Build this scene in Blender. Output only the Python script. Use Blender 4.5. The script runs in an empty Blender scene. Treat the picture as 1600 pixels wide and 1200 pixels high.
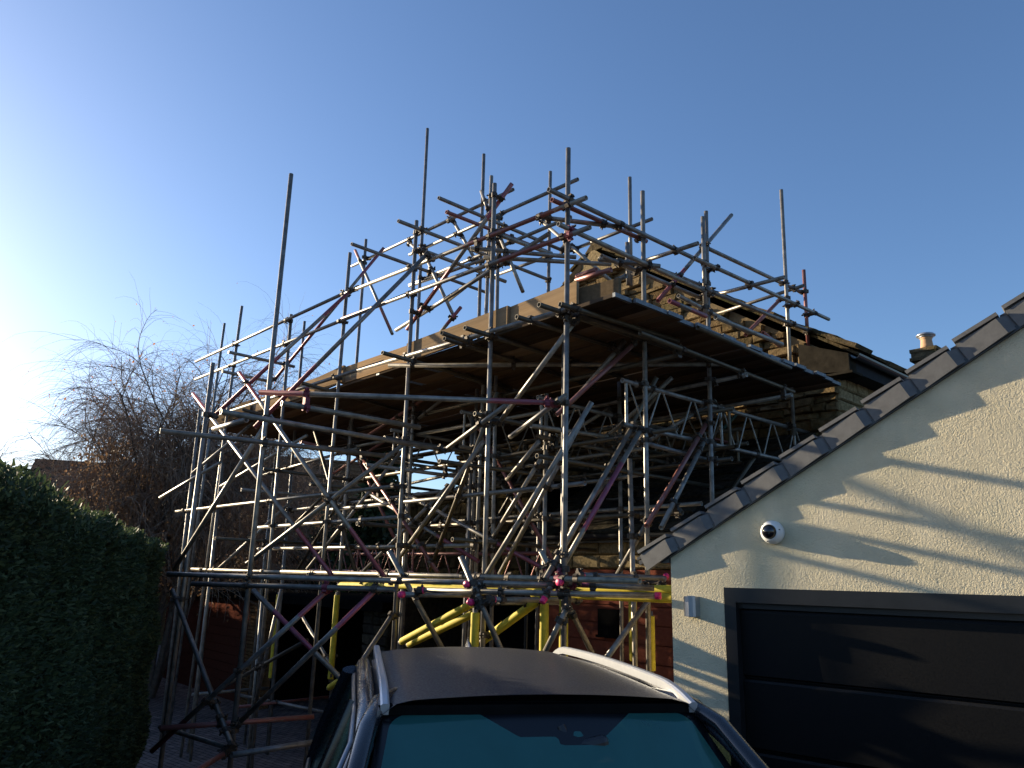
import bpy, bmesh, math, random
from mathutils import Vector, Matrix, Quaternion, noise
import numpy as np

scene = bpy.context.scene
R = math.radians
# ------------------------------------------------------------------ camera
CAM_H = 2.1
cam_data = bpy.data.cameras.new("camera")
cam = bpy.data.objects.new("camera", cam_data)
scene.collection.objects.link(cam)
scene.camera = cam
cam_data.sensor_width = 36.0
cam_data.lens = 36.0 * 1180.0 / 1600.0
cam_data.clip_start = 0.05
cam_data.clip_end = 3000.0
cam.matrix_world = (Matrix.Translation((0, 0, CAM_H)) @ Matrix.Rotation(R(90 + 14.5), 4, 'X') @ Matrix.Rotation(R(1.5), 4, 'Z'))

# ------------------------------------------------------------------ sky, sun
SUN_AZ, SUN_EL = R(-58.5), R(13.0)
world = bpy.data.worlds.new("World")
scene.world = world
world.use_nodes = True
wn = world.node_tree.nodes
wl = world.node_tree.links
for n in list(wn): wn.remove(n)
sky = wn.new('ShaderNodeTexSky')
sky.sky_type = 'NISHITA'
sky.sun_disc = False
sky.sun_elevation = SUN_EL
sky.sun_rotation = SUN_AZ
sky.altitude = 100
sky.air_density = 1.0
sky.dust_density = 0.95
sky.ozone_density = 4.5
bg = wn.new('ShaderNodeBackground'); bg.inputs['Strength'].default_value = 0.10
wo = wn.new('ShaderNodeOutputWorld')
wbal = wn.new('ShaderNodeMix'); wbal.data_type = 'RGBA'; wbal.blend_type = 'MULTIPLY'; wbal.inputs[0].default_value = 1.0
wbal.inputs[7].default_value = (1.13, 1.03, 1.01, 1)          # warm white balance of the photograph
wl.new(sky.outputs[0], wbal.inputs[6]); wl.new(wbal.outputs[2], bg.inputs['Color']); wl.new(bg.outputs[0], wo.inputs[0])

sun_d = bpy.data.lights.new("sun", 'SUN')
sun_d.energy = 5.0
sun_d.angle = R(0.5)
sun_d.color = (1.0, 0.83, 0.58)
sun = bpy.data.objects.new("sun", sun_d)
scene.collection.objects.link(sun)
SDIR = Vector((math.sin(SUN_AZ) * math.cos(SUN_EL), math.cos(SUN_AZ) * math.cos(SUN_EL), math.sin(SUN_EL)))
sun.rotation_euler = SDIR.to_track_quat('Z', 'Y').to_euler()
sun.location = (-20, 10, 12)

scene.view_settings.view_transform = 'Standard'
scene.view_settings.look = 'None'
scene.view_settings.exposure = 1.15
scene.view_settings.gamma = 1.0
scene.view_settings.use_curve_mapping = False
scene.render.engine = 'CYCLES'
scene.cycles.max_bounces = 6
scene.cycles.transparent_max_bounces = 12

# ------------------------------------------------------------------ helpers
COL = scene.collection

def tag(o, label=None, cat=None, group=None, kind=None):
    if label: o['label'] = label
    if cat: o['category'] = cat
    if group: o['group'] = group
    if kind: o['kind'] = kind
    return o

def empty(name, loc=(0, 0, 0), rotz=0.0):
    o = bpy.data.objects.new(name, None)
    COL.objects.link(o)
    o.location = loc
    o.rotation_euler = (0, 0, rotz)
    o.empty_display_size = 0.2
    return o

class MB:
    """collects shapes in one mesh, in world (or parent) coordinates"""
    def __init__(self):
        self.v = []; self.f = []; self.m = []; self.s = []
    def add(self, vs, fs, mi=0, smooth=False):
        k = len(self.v)
        self.v.extend([tuple(p) for p in vs])
        for f in fs:
            self.f.append(tuple(i + k for i in f)); self.m.append(mi); self.s.append(smooth)
    def hexa(self, p, mi=0):
        """8 corners: bottom 4 ccw, top 4 ccw"""
        self.add(p, [(3, 2, 1, 0), (4, 5, 6, 7), (0, 1, 5, 4), (1, 2, 6, 5), (2, 3, 7, 6), (3, 0, 4, 7)], mi)
    def box(self, o, ax, ay, az, mi=0):
        """o corner, three edge vectors"""
        o = Vector(o); ax = Vector(ax); ay = Vector(ay); az = Vector(az)
        if ax.cross(ay).dot(az) < 0: ax, ay = ay, ax
        self.hexa([o, o + ax, o + ax + ay, o + ay, o + az, o + ax + az, o + ax + ay + az, o + ay + az], mi)
    def bbox(self, c, sx, sy, sz, mi=0, M=None, bev=0.0):
        c = Vector(c)
        if bev > 0:
            bm = bmesh.new()
            bmesh.ops.create_cube(bm, size=1.0, matrix=Matrix.Diagonal((sx, sy, sz, 1)))
            bmesh.ops.bevel(bm, geom=list(bm.edges), offset=bev, segments=2, profile=0.5, affect='EDGES')
            bm.verts.index_update()
            vs = [(M @ v.co if M else v.co) + c for v in bm.verts]
            fs = [[v.index for v in f.verts] for f in bm.faces]
            bm.free()
            self.add(vs, fs, mi)
            return
        vs = []
        for z in (-.5, .5):
            for x, y in ((-.5, -.5), (.5, -.5), (.5, .5), (-.5, .5)):
                p = Vector((x * sx, y * sy, z * sz))
                vs.append((M @ p if M else p) + c)
        self.hexa(vs, mi)
    def cyl(self, a, b, r0, r1=None, n=12, mi=0, cap=True, smooth=True):
        a = Vector(a); b = Vector(b)
        if r1 is None: r1 = r0
        d = (b - a).normalized()
        x = d.orthogonal().normalized(); y = d.cross(x)
        vs = []
        for p, r in ((a, r0), (b, r1)):
            for i in range(n):
                t = 2 * math.pi * i / n
                vs.append(p + x * (r * math.cos(t)) + y * (r * math.sin(t)))
        self.add(vs, [(i, (i + 1) % n, n + (i + 1) % n, n + i) for i in range(n)], mi, smooth)
        if cap:
            self.add(vs[:n], [tuple(reversed(range(n)))], mi)
            self.add(vs[n:], [tuple(range(n))], mi)
    def sweep(self, pts, prof, mi=0, up=(0, 0, 1), cap=True, smooth=False, scale=None):
        """sweep a closed profile [(x,y)] along pts; x across, y up"""
        pts = [Vector(p) for p in pts]; up = Vector(up)
        n = len(prof); vs = []
        for i, p in enumerate(pts):
            d = (pts[min(i + 1, len(pts) - 1)] - pts[max(i - 1, 0)]).normalized()
            x = d.cross(up).normalized(); y = x.cross(d)
            s = scale[i] if scale else 1.0
            for a, b in prof: vs.append(p + x * (a * s) + y * (b * s))
        fs = []
        for i in range(len(pts) - 1):
            for j in range(n):
                fs.append((i * n + j, i * n + (j + 1) % n, (i + 1) * n + (j + 1) % n, (i + 1) * n + j))
        self.add(vs, fs, mi, smooth)
        if cap:
            self.add(vs[:n], [tuple(reversed(range(n)))], mi); self.add(vs[-n:], [tuple(range(n))], mi)
    def lathe(self, prof, c=(0, 0, 0), axis=(0, 0, 1), n=24, mi=0, smooth=True):
        c = Vector(c); axis = Vector(axis).normalized(); x = axis.orthogonal().normalized(); y = axis.cross(x)
        vs = []
        for r, h in prof:
            for i in range(n):
                t = 2 * math.pi * i / n
                vs.append(c + axis * h + x * (r * math.cos(t)) + y * (r * math.sin(t)))
        fs = []
        for k in range(len(prof) - 1):
            for i in range(n):
                fs.append((k * n + i, k * n + (i + 1) % n, (k + 1) * n + (i + 1) % n, (k + 1) * n + i))
        self.add(vs, fs, mi, smooth)
    def build(self, name, mats, parent=None, origin=None):
        me = bpy.data.meshes.new(name)
        v = self.v
        if origin is not None:
            o = Vector(origin); v = [tuple(Vector(p) - o) for p in v]
        me.from_pydata(v, [], self.f)
        if not isinstance(mats, (list, tuple)): mats = [mats]
        for m in mats: me.materials.append(m)
        me.polygons.foreach_set('material_index', self.m)
        me.polygons.foreach_set('use_smooth', self.s)
        me.update()
        ob = bpy.data.objects.new(name, me)
        COL.objects.link(ob)
        if parent is not None:
            ob.parent = parent
        if origin is not None: ob.location = origin
        return ob

def fastmesh(name, verts, nper, mat, parent=None):
    """verts: numpy (k*nper,3): k separate faces of nper corners"""
    me = bpy.data.meshes.new(name)
    nv = len(verts); k = nv // nper
    me.vertices.add(nv); me.vertices.foreach_set('co', np.asarray(verts, np.float32).ravel())
    me.loops.add(nv); me.loops.foreach_set('vertex_index', np.arange(nv, dtype=np.int32))
    me.polygons.add(k)
    me.polygons.foreach_set('loop_start', np.arange(0, nv, nper, dtype=np.int32))
    me.polygons.foreach_set('loop_total', np.full(k, nper, np.int32))
    me.materials.append(mat)
    me.update(calc_edges=True); me.validate()
    ob = bpy.data.objects.new(name, me); COL.objects.link(ob)
    if parent is not None: ob.parent = parent
    return ob

# ------------------------------------------------------------------ materials
class NT:
    def __init__(self, name):
        self.mat = bpy.data.materials.new(name); self.mat.use_nodes = True
        self.t = self.mat.node_tree; self.n = self.t.nodes; self.l = self.t.links
        self.p = self.n['Principled BSDF']
    def new(self, typ, **kw):
        n = self.n.new(typ)
        for k, v in kw.items():
            if k in n.inputs: n.inputs[k].default_value = v
            else: setattr(n, k, v)
        return n
    def link(self, a, b): self.l.new(a, b)
    def coord(self, kind='Object'):
        return self.new('ShaderNodeTexCoord').outputs[kind]
    def mapping(self, src, scale=(1, 1, 1), rot=(0, 0, 0)):
        m = self.new('ShaderNodeMapping'); m.inputs['Scale'].default_value = scale; m.inputs['Rotation'].default_value = rot
        self.link(src, m.inputs['Vector']); return m.outputs[0]
    def noise(self, src, scale, detail=4.0, rough=0.55, dist=0.0):
        n = self.new('ShaderNodeTexNoise'); n.inputs['Scale'].default_value = scale; n.inputs['Detail'].default_value = detail
        n.inputs['Roughness'].default_value = rough; n.inputs['Distortion'].default_value = dist
        self.link(src, n.inputs['Vector']); return n.outputs['Fac']
    def ramp(self, fac, stops):
        r = self.new('ShaderNodeValToRGB'); e = r.color_ramp.elements
        e[0].position, e[0].color = stops[0][0], (*stops[0][1], 1)
        e[1].position, e[1].color = stops[-1][0], (*stops[-1][1], 1)
        for s in stops[1:-1]:
            q = e.new(s[0]); q.color = (*s[1], 1)
        self.link(fac, r.inputs[0]); return r.outputs[0]
    def mix(self, fac, a, b, mode='MIX'):
        m = self.new('ShaderNodeMix', data_type='RGBA', blend_type=mode)
        for k, s in ((0, fac), (6, a), (7, b)):
            if hasattr(s, 'is_output'): self.link(s, m.inputs[k])
            elif k == 0: m.inputs[k].default_value = s
            else: m.inputs[k].default_value = (*s, 1)
        return m.outputs[2]
    def math(self, op, a, b=0.0, clamp=False):
        m = self.new('ShaderNodeMath', operation=op, use_clamp=clamp)
        for k, s in ((0, a), (1, b)):
            if hasattr(s, 'is_output'): self.link(s, m.inputs[k])
            else: m.inputs[k].default_value = s
        return m.outputs[0]
    def bump(self, h, strength=0.4, dist=0.01):
        b = self.new('ShaderNodeBump'); b.inputs['Strength'].default_value = strength; b.inputs['Distance'].default_value = dist
        self.link(h, b.inputs['Height']); self.link(b.outputs[0], self.p.inputs['Normal']); return b
    def set(self, col=None, rough=None, metal=None, spec=None, coat=None):
        for k, s in (('Base Color', col), ('Roughness', rough), ('Metallic', metal), ('Specular IOR Level', spec), ('Coat Weight', coat)):
            if s is None: continue
            if hasattr(s, 'is_output'): self.link(s, self.p.inputs[k])
            elif k == 'Base Color': self.p.inputs[k].default_value = (*s, 1)
            else: self.p.inputs[k].default_value = s
        return self.mat

def rnd_obj(nt):
    return nt.new('ShaderNodeObjectInfo').outputs['Random']

def m_tube(name, paint=None, lo=None, hi=None, dark=0.0, warm=0.0):
    """galvanised scaffold tube; paint = sprayed colour on the part of the tube between lo and hi (0..1 of its length)"""
    t = NT(name)
    ob = t.coord('Object'); gen = t.coord('Generated')
    n1 = t.noise(ob, 9.0, 5, 0.6); n2 = t.noise(t.mapping(ob, (60, 60, 6)), 1.0, 4, 0.6)
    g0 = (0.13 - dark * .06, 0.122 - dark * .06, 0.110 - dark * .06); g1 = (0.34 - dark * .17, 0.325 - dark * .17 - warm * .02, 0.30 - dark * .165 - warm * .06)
    c = t.ramp(n1, [(0.3, g0), (0.5, tuple((a + b) / 2 for a, b in zip(g0, g1))), (0.72, g1)])
    c = t.mix(t.math('MULTIPLY', t.math('GREATER_THAN', n2, 0.62), 0.55), c, (0.12, 0.085, 0.055))
    c = t.mix(1.0, c, t.ramp(rnd_obj(t), [(0, (0.72, 0.72, 0.74)), (1, (1.1, 1.06, 0.98))]), 'MULTIPLY')
    if paint:
        sep = t.new('ShaderNodeSeparateXYZ'); t.link(gen, sep.inputs[0])
        z = t.math('ADD', sep.outputs[2], t.math('MULTIPLY', t.math('SUBTRACT', n1, 0.5), 0.12))
        masks = []
        for a, b in paint[1]:
            mk = t.math('MULTIPLY', t.math('GREATER_THAN', z, a), t.math('LESS_THAN', z, b)); masks.append(mk)
        mk = masks[0]
        for q in masks[1:]: mk = t.math('MAXIMUM', mk, q)
        mk = t.math('MULTIPLY', mk, t.math('SUBTRACT', 1.0, t.math('MULTIPLY', t.math('GREATER_THAN', n2, 0.57), 0.5)))
        c = t.mix(t.math('MULTIPLY', mk, 0.82), c, paint[0])
    t.set(c, t.ramp(n2, [(0.3, (0.32,) * 3), (0.7, (0.55,) * 3)]), 0.4, 0.5)
    t.bump(n2, 0.15, 0.002)
    return t.mat

PINK = (0.27, 0.045, 0.075); RED = (0.25, 0.07, 0.06); MAG = (0.33, 0.05, 0.11)
TM = {
    'g': m_tube('galvanised_tube'), 'gl': m_tube('sunlit_tone_tube', warm=1.0), 'b': m_tube('dull_tube', dark=0.5), 'r': m_tube('rusty_shade_tube', dark=1.25, warm=.4),  # gl has sun warmth painted in; r is rusty brown plus painted under-deck shade
    'p': m_tube('red_sprayed_tube', (RED, [(-1, 2)])), 'pp': m_tube('magenta_sprayed_tube', (PINK, [(-1, .22), (.55, 2)])), 'pe1': m_tube('end_sprayed_tube', (PINK, [(.68, 2)])),
    'pe0': m_tube('start_sprayed_tube', (MAG, [(-1, .3)])), 'pe01': m_tube('both_ends_sprayed_tube', (PINK, [(-1, .16), (.8, 2)])), 'pm': m_tube('middle_sprayed_tube', (MAG, [(.22, .62)])),
    'p1': m_tube('far_half_sprayed_tube', (RED, [(.72, .96), (-1, .1)])), 'gp1': m_tube('tip_sprayed_tube', (RED, [(.6, .93)])), 'r2': m_tube('top_sprayed_tube', (PINK, [(.8, 2)])),
    't': m_tube('teal_sprayed_tube', ((0.02, 0.13, 0.13), [(-1, 2)])), 'y': m_tube('sleeved_tube', dark=.3),
}
def m_plain(name, col, rough=0.5, metal=0.0, nscale=20, var=0.25, bump=0.0, spec=0.5, bdist=0.004):
    t = NT(name); ob = t.coord('Object')
    n = t.noise(ob, nscale, 5, 0.6)
    c = t.ramp(n, [(0.25, tuple(max(0, x * (1 - var)) for x in col)), (0.75, tuple(x * (1 + var) for x in col))])
    t.set(c, rough, metal, spec)
    if bump: t.bump(n, bump, bdist)
    return t.mat
M = {}
M['coupler'] = m_plain('coupler_steel', (0.075, 0.062, 0.05), 0.6, 0.6, 40, 0.5)
M['coupler_red'] = m_plain('coupler_red', (0.16, 0.03, 0.05), 0.6, 0.3, 40, 0.5)
M['cap'] = m_plain('pink_plastic', (0.75, 0.03, 0.16), 0.45, 0, 30, 0.1)
M['foam'] = m_plain('yellow_foam', (0.58, 0.47, 0.035), 0.75, 0, 9, 0.3, 0.2)
M['black'] = m_plain('black_satin', (0.012, 0.013, 0.015), 0.35, 0, 8, 0.3)
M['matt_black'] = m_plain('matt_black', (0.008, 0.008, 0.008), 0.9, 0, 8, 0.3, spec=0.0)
M['gutter'] = m_plain('black_gutter', (0.014, 0.016, 0.02), 0.3, 0, 10, 0.3)
M['band'] = m_plain('board_end_band', (0.15, 0.165, 0.18), 0.6, 0.5, 30, 0.45)
M['white'] = m_plain('white_plastic', (0.78, 0.78, 0.76), 0.35, 0, 10, 0.04)
M['dome'] = m_plain('dark_dome', (0.006, 0.006, 0.008), 0.05, 0, 4, 0.1, spec=0.8)
M['alu'] = m_plain('brushed_alu', (0.42, 0.43, 0.45), 0.35, 0.7, 30, 0.1)
M['lens'] = m_plain('lamp_lens', (0.5, 0.5, 0.48), 0.25, 0, 20, 0.1)

def m_board(name, c0, c1, grey=0.4):
    t = NT(name); ob = t.coord('Object')
    w = t.noise(t.mapping(ob, (1.1, 28, 28)), 1.0, 6, 0.65, 0.6)
    big = t.noise(t.mapping(ob, (0.8, 3, 3)), 1.0, 3, 0.5)
    c = t.ramp(w, [(0.25, c0), (0.55, tuple((a + b) / 2 for a, b in zip(c0, c1))), (0.8, c1)])
    c = t.mix(t.math('MULTIPLY', t.math('SUBTRACT', big, 0.35, True), grey * 3, True), c, (0.20, 0.19, 0.17))
    c = t.mix(1.0, c, t.ramp(rnd_obj(t), [(0, (0.4, 0.4, 0.4)), (0.35, (0.8, 0.72, 0.65)), (0.7, (1.0, 0.95, 0.9)), (1, (1.6, 1.4, 1.2))]), 'MULTIPLY')
    t.set(c, 0.8, 0, 0.0); t.bump(w, 0.4, 0.004)
    return t.mat
M['board'] = m_board('scaffold_board', (0.07, 0.046, 0.030), (0.18, 0.125, 0.082))
M['toe'] = m_board('toe_board', (0.19, 0.135, 0.08), (0.37, 0.275, 0.17))
M['brown'] = m_board('brown_stained_boards', (0.18, 0.066, 0.048), (0.28, 0.108, 0.08), 0.0)
M['oldwood'] = m_plain('old_dark_wood', (0.030, 0.026, 0.020), 0.9, 0, 9, 0.4, 0.5, 0.0)
M['fascia'] = m_plain('black_fascia', (0.012, 0.013, 0.016), 0.75, 0, 9, 0.3, spec=0.15)

def m_stone(name, c0, c1, c2, moss=0.3, bump=0.9, scale=14):
    t = NT(name); ob = t.coord('Object')
    g = t.new('ShaderNodeNewGeometry').outputs['Random Per Island']
    n = t.noise(ob, scale, 8, 0.65); n2 = t.noise(ob, 1.7, 4, 0.6); n3 = t.noise(ob, 60, 3, 0.6)
    c = t.ramp(g, [(0, c0), (0.5, c1), (1, c2)])
    c = t.mix(1.0, c, t.ramp(n, [(0.3, (0.45, 0.43, 0.4)), (0.7, (1.25, 1.2, 1.1))]), 'MULTIPLY')
    c = t.mix(t.math('MULTIPLY', t.ramp(n2, [(0.48, (0, 0, 0)), (0.66, (1, 1, 1))]), moss), c, (0.045, 0.05, 0.02))
    t.set(c, 0.92, 0, 0.0)
    t.bump(t.math('ADD', n, t.math('MULTIPLY', n3, 0.35)), bump, 0.03)
    return t.mat
M['stone'] = m_stone('rubble_stone', (0.12, 0.085, 0.046), (0.18, 0.132, 0.076), (0.26, 0.20, 0.12), 0.5)
M['stone_dark'] = m_stone('shade_toned_stone', (0.06, 0.045, 0.026), (0.10, 0.075, 0.042), (0.15, 0.115, 0.068), 0.4)  # darker copy of the rubble stone, shade put into the colours
M['dressed'] = m_stone('dressed_stone', (0.24, 0.19, 0.11), (0.29, 0.23, 0.14), (0.33, 0.27, 0.17), 0.15, 0.4, 30)
M['mortar'] = m_plain('mortar', (0.16, 0.12, 0.07), 0.95, 0, 25, 0.3, 0.4, 0.0)
M['slate'] = m_stone('stone_slate', (0.07, 0.06, 0.042), (0.11, 0.09, 0.06), (0.15, 0.12, 0.08), 0.7, 0.9, 10)
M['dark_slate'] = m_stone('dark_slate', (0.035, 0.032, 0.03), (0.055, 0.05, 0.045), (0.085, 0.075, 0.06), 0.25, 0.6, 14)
M['tile_brown'] = m_stone('brown_roof_tile', (0.11, 0.06, 0.035), (0.15, 0.085, 0.05), (0.18, 0.10, 0.06), 0.2, 0.5, 20)
M['grey_tile'] = m_plain('grey_verge_tile', (0.125, 0.125, 0.125), 0.6, 0, 18, 0.2, 0.2, 0.25)
M['tile_dark'] = m_plain('grey_roof_tile', (0.05, 0.052, 0.058), 0.6, 0, 20, 0.2, 0.2)
M['clay'] = m_plain('clay_pot', (0.46, 0.27, 0.14), 0.7, 0, 9, 0.2, 0.2)
M['brick'] = m_stone('brown_brick', (0.16, 0.09, 0.05), (0.22, 0.13, 0.07), (0.26, 0.16, 0.09), 0.1, 0.3, 30)

def m_render():
    t = NT('cream_render'); ob = t.coord('Object')
    big = t.noise(ob, 0.9, 4, 0.6); mid = t.noise(ob, 5.0, 5, 0.6)
    worm = t.noise(ob, 68.0, 2.0, 0.5, 1.3)
    fine = t.noise(ob, 190.0, 2, 0.5)
    c = t.ramp(mid, [(0.3, (0.61, 0.535, 0.37)), (0.7, (0.71, 0.625, 0.44))])
    drip = t.noise(t.mapping(ob, (2.2, 2.2, .25)), 2.0, 5, 0.65)
    c = t.mix(t.math('MULTIPLY', t.ramp(drip, [(0.5, (0, 0, 0)), (0.75, (1, 1, 1))]), 0.35), c, (0.40, 0.38, 0.29))
    st = t.ramp(big, [(0.5, (0, 0, 0)), (0.72, (1, 1, 1))])
    c = t.mix(t.math('MULTIPLY', st, 0.5), c, (0.46, 0.45, 0.29))
    t.set(c, 0.93, 0, 0.0)
    h = t.math('ADD', worm, t.math('MULTIPLY', fine, 0.25))
    t.bump(h, 0.8, 0.009)
    return t.mat
M['render'] = m_render()

def m_paving():
    t = NT('block_paving'); ob = t.coord('Object')
    mp = t.mapping(ob, (1, 1, 1), (0, 0, R(41)))
    b = t.new('ShaderNodeTexBrick'); t.link(mp, b.inputs['Vector'])
    b.inputs['Color1'].default_value = (0.17, 0.138, 0.13, 1); b.inputs['Color2'].default_value = (0.25, 0.195, 0.175, 1); b.inputs['Mortar'].default_value = (0.02, 0.018, 0.016, 1)
    b.inputs['Scale'].default_value = 1.0; b.inputs['Brick Width'].default_value = 0.2; b.inputs['Row Height'].default_value = 0.1; b.inputs['Mortar Size'].default_value = 0.006
    n = t.noise(ob, 3, 5, 0.6)
    c = t.mix(1.0, b.outputs['Color'], t.ramp(n, [(0.3, (0.6, 0.6, 0.6)), (0.7, (1.2, 1.2, 1.2))]), 'MULTIPLY')
    t.set(c, 0.8, 0, 0.0)
    t.bump(t.math('SUBTRACT', t.math('MULTIPLY', n, 0.3), b.outputs['Fac']), 0.4, 0.006)
    return t.mat
M['paving'] = m_paving()

def m_leaf(name, c0, c1, c2, trans=0.35):
    t = NT(name)
    g = t.new('ShaderNodeNewGeometry').outputs['Random Per Island']
    c = t.ramp(g, [(0, c0), (0.6, c1), (1, c2)])
    t.set(c, 0.6, 0, 0.3)
    tr = t.new('ShaderNodeBsdfTranslucent'); t.link(c, tr.inputs[0])
    mx = t.new('ShaderNodeMixShader'); mx.inputs[0].default_value = trans
    t.link(t.p.outputs[0], mx.inputs[1]); t.link(tr.outputs[0], mx.inputs[2])
    t.link(mx.outputs[0], t.n['Material Output'].inputs[0])
    return t.mat
M['hedge'] = m_leaf('hedge_leaf', (0.03, 0.045, 0.022), (0.05, 0.075, 0.03), (0.10, 0.125, 0.05), 0.3)
M['hedge_core'] = m_plain('hedge_inside', (0.025, 0.03, 0.016), 1.0, 0, 6, 0.5, spec=0.05)
M['conifer'] = m_leaf('conifer_leaf', (0.02, 0.035, 0.014), (0.03, 0.055, 0.02), (0.05, 0.08, 0.03), 0.2)
M['dry_leaf'] = m_leaf('dry_leaf', (0.15, 0.085, 0.045), (0.21, 0.13, 0.075), (0.27, 0.18, 0.11), 0.5)
M['orange_leaf'] = m_leaf('orange_leaf', (0.30, 0.11, 0.03), (0.40, 0.18, 0.06), (0.45, 0.25, 0.10), 0.5)
M['bark'] = m_plain('bark', (0.09, 0.07, 0.055), 0.9, 0, 12, 0.5, 0.6, bdist=0.02)
M['twig'] = m_plain('twig', (0.23, 0.16, 0.11), 0.85, 0, 5, 0.3)

# ------------------------------------------------------------------ directions of the place
AU = R(-41.5)
U = Vector((math.sin(AU), math.cos(AU), 0)); V = Vector((U.y, -U.x, 0)); Z = Vector((0, 0, 1))
K = Vector((0.503, 6.581, 0.0))          # foot of the corner pole of the scaffold
def W(u, v, z): return K + U * u + V * v + Z * z
def ground_z(y): return -0.7 * min(1.0, max(0.0, (y - 4.5) / 5.0))

# ------------------------------------------------------------------ ground
g = MB()
ys = [-400, -5, 0, 4.5, 5.5, 6.5, 7.5, 8.5, 9.5, 30, 120, 900]
for a, b in zip(ys, ys[1:]):
    g.add([(-900, a, ground_z(a)), (900, a, ground_z(a)), (900, b, ground_z(b)), (-900, b, ground_z(b))], [(0, 1, 2, 3)])
tag(g.build('driveway', M['paving']), kind='structure')
# ------------------------------------------------------------------ car and door materials
def m_paint(name, col, rough=0.25, dust=0.15, coat=.6):
    t = NT(name); ob = t.coord('Object'); n = t.noise(ob, 7, 6, 0.65); n2 = t.noise(ob, 120, 3, 0.6)
    c = t.mix(t.math('MULTIPLY', n, dust), col, (0.19, 0.21, 0.26))
    t.set(c, t.ramp(n2, [(0.35, (rough,) * 3), (0.7, (rough * 1.7,) * 3)]), 0.15, 0.5, coat)
    t.p.inputs['Coat Roughness'].default_value = rough * .6
    return t.mat
M['car_paint'] = m_paint('dark_blue_paint', (0.014, 0.017, 0.026), .22, .08)
M['car_roof'] = m_paint('dewy_roof_paint', (0.010, 0.012, 0.021), .42, .07, .3)
M['black_gloss'] = m_paint('black_gloss', (0.01, 0.01, 0.012), .2, .05)
M['door'] = m_paint('black_door_panel', (0.0045, 0.0045, 0.005), .4, .006, .0)
M['door'].node_tree.nodes['Principled BSDF'].inputs['Specular IOR Level'].default_value = .22
M['rail'] = m_plain('silver_roof_rail', (0.55, 0.57, 0.60), 0.32, 0.55, 30, .06)
M['chrome_dark'] = m_plain('window_trim', (0.20, 0.21, 0.23), 0.3, 0.8, 30, .1)
M['mirror'] = m_plain('mirror_glass', (0.7, 0.75, 0.75), 0.05, 1.0, 3, .02)
M['rubber'] = m_plain('tyre_rubber', (0.018, 0.018, 0.018), 0.8, 0, 30, .2)
M['lamp_glass'] = m_plain('headlamp', (0.35, 0.37, 0.4), 0.12, .4, 30, .2)
M['tail'] = m_plain('tail_lamp', (0.25, 0.01, 0.01), 0.15, 0, 30, .2)
M['cabin'] = m_plain('cabin_trim', (0.02, 0.02, 0.022), 0.8, 0, 20, .2)
def m_glass(name, tint, dew, border=False):
    t = NT(name); ob = t.coord('Object')
    n = t.noise(ob, 2.6, 6, .62, .4)
    gl = t.new('ShaderNodeBsdfGlossy'); gl.inputs['Color'].default_value = (.62, 1.0, .95, 1); gl.inputs['Roughness'].default_value = .10
    tr = t.new('ShaderNodeBsdfTransparent'); tr.inputs['Color'].default_value = (*tint, 1)
    df = t.new('ShaderNodeBsdfDiffuse'); t.link(t.mix(n, tuple(x * .55 for x in dew), dew), df.inputs['Color'])
    fr = t.new('ShaderNodeFresnel'); fr.inputs['IOR'].default_value = 1.55
    m1 = t.new('ShaderNodeMixShader'); m1.inputs[0].default_value = .55; t.link(tr.outputs[0], m1.inputs[1]); t.link(df.outputs[0], m1.inputs[2])
    m2 = t.new('ShaderNodeMixShader'); t.link(fr.outputs[0], m2.inputs[0]); t.link(m1.outputs[0], m2.inputs[1]); t.link(gl.outputs[0], m2.inputs[2])
    out = m2.outputs[0]
    if border:
        at = t.new('ShaderNodeAttribute'); at.attribute_name = 'border'
        k = t.math('GREATER_THAN', at.outputs['Fac'], 0.0)
        t.set((.006, .007, .009), .22, 0, .5)
        m3 = t.new('ShaderNodeMixShader'); t.link(k, m3.inputs[0]); t.link(out, m3.inputs[1]); t.link(t.p.outputs[0], m3.inputs[2]); out = m3.outputs[0]
    t.link(out, t.n['Material Output'].inputs[0])
    return t.mat
M['windscreen'] = m_glass('misted_teal_glass', (.14, .34, .32), (.055, .225, .21), True)
M['side_glass'] = m_glass('side_glass', (.12, .2, .18), (.03, .06, .055))
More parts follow.
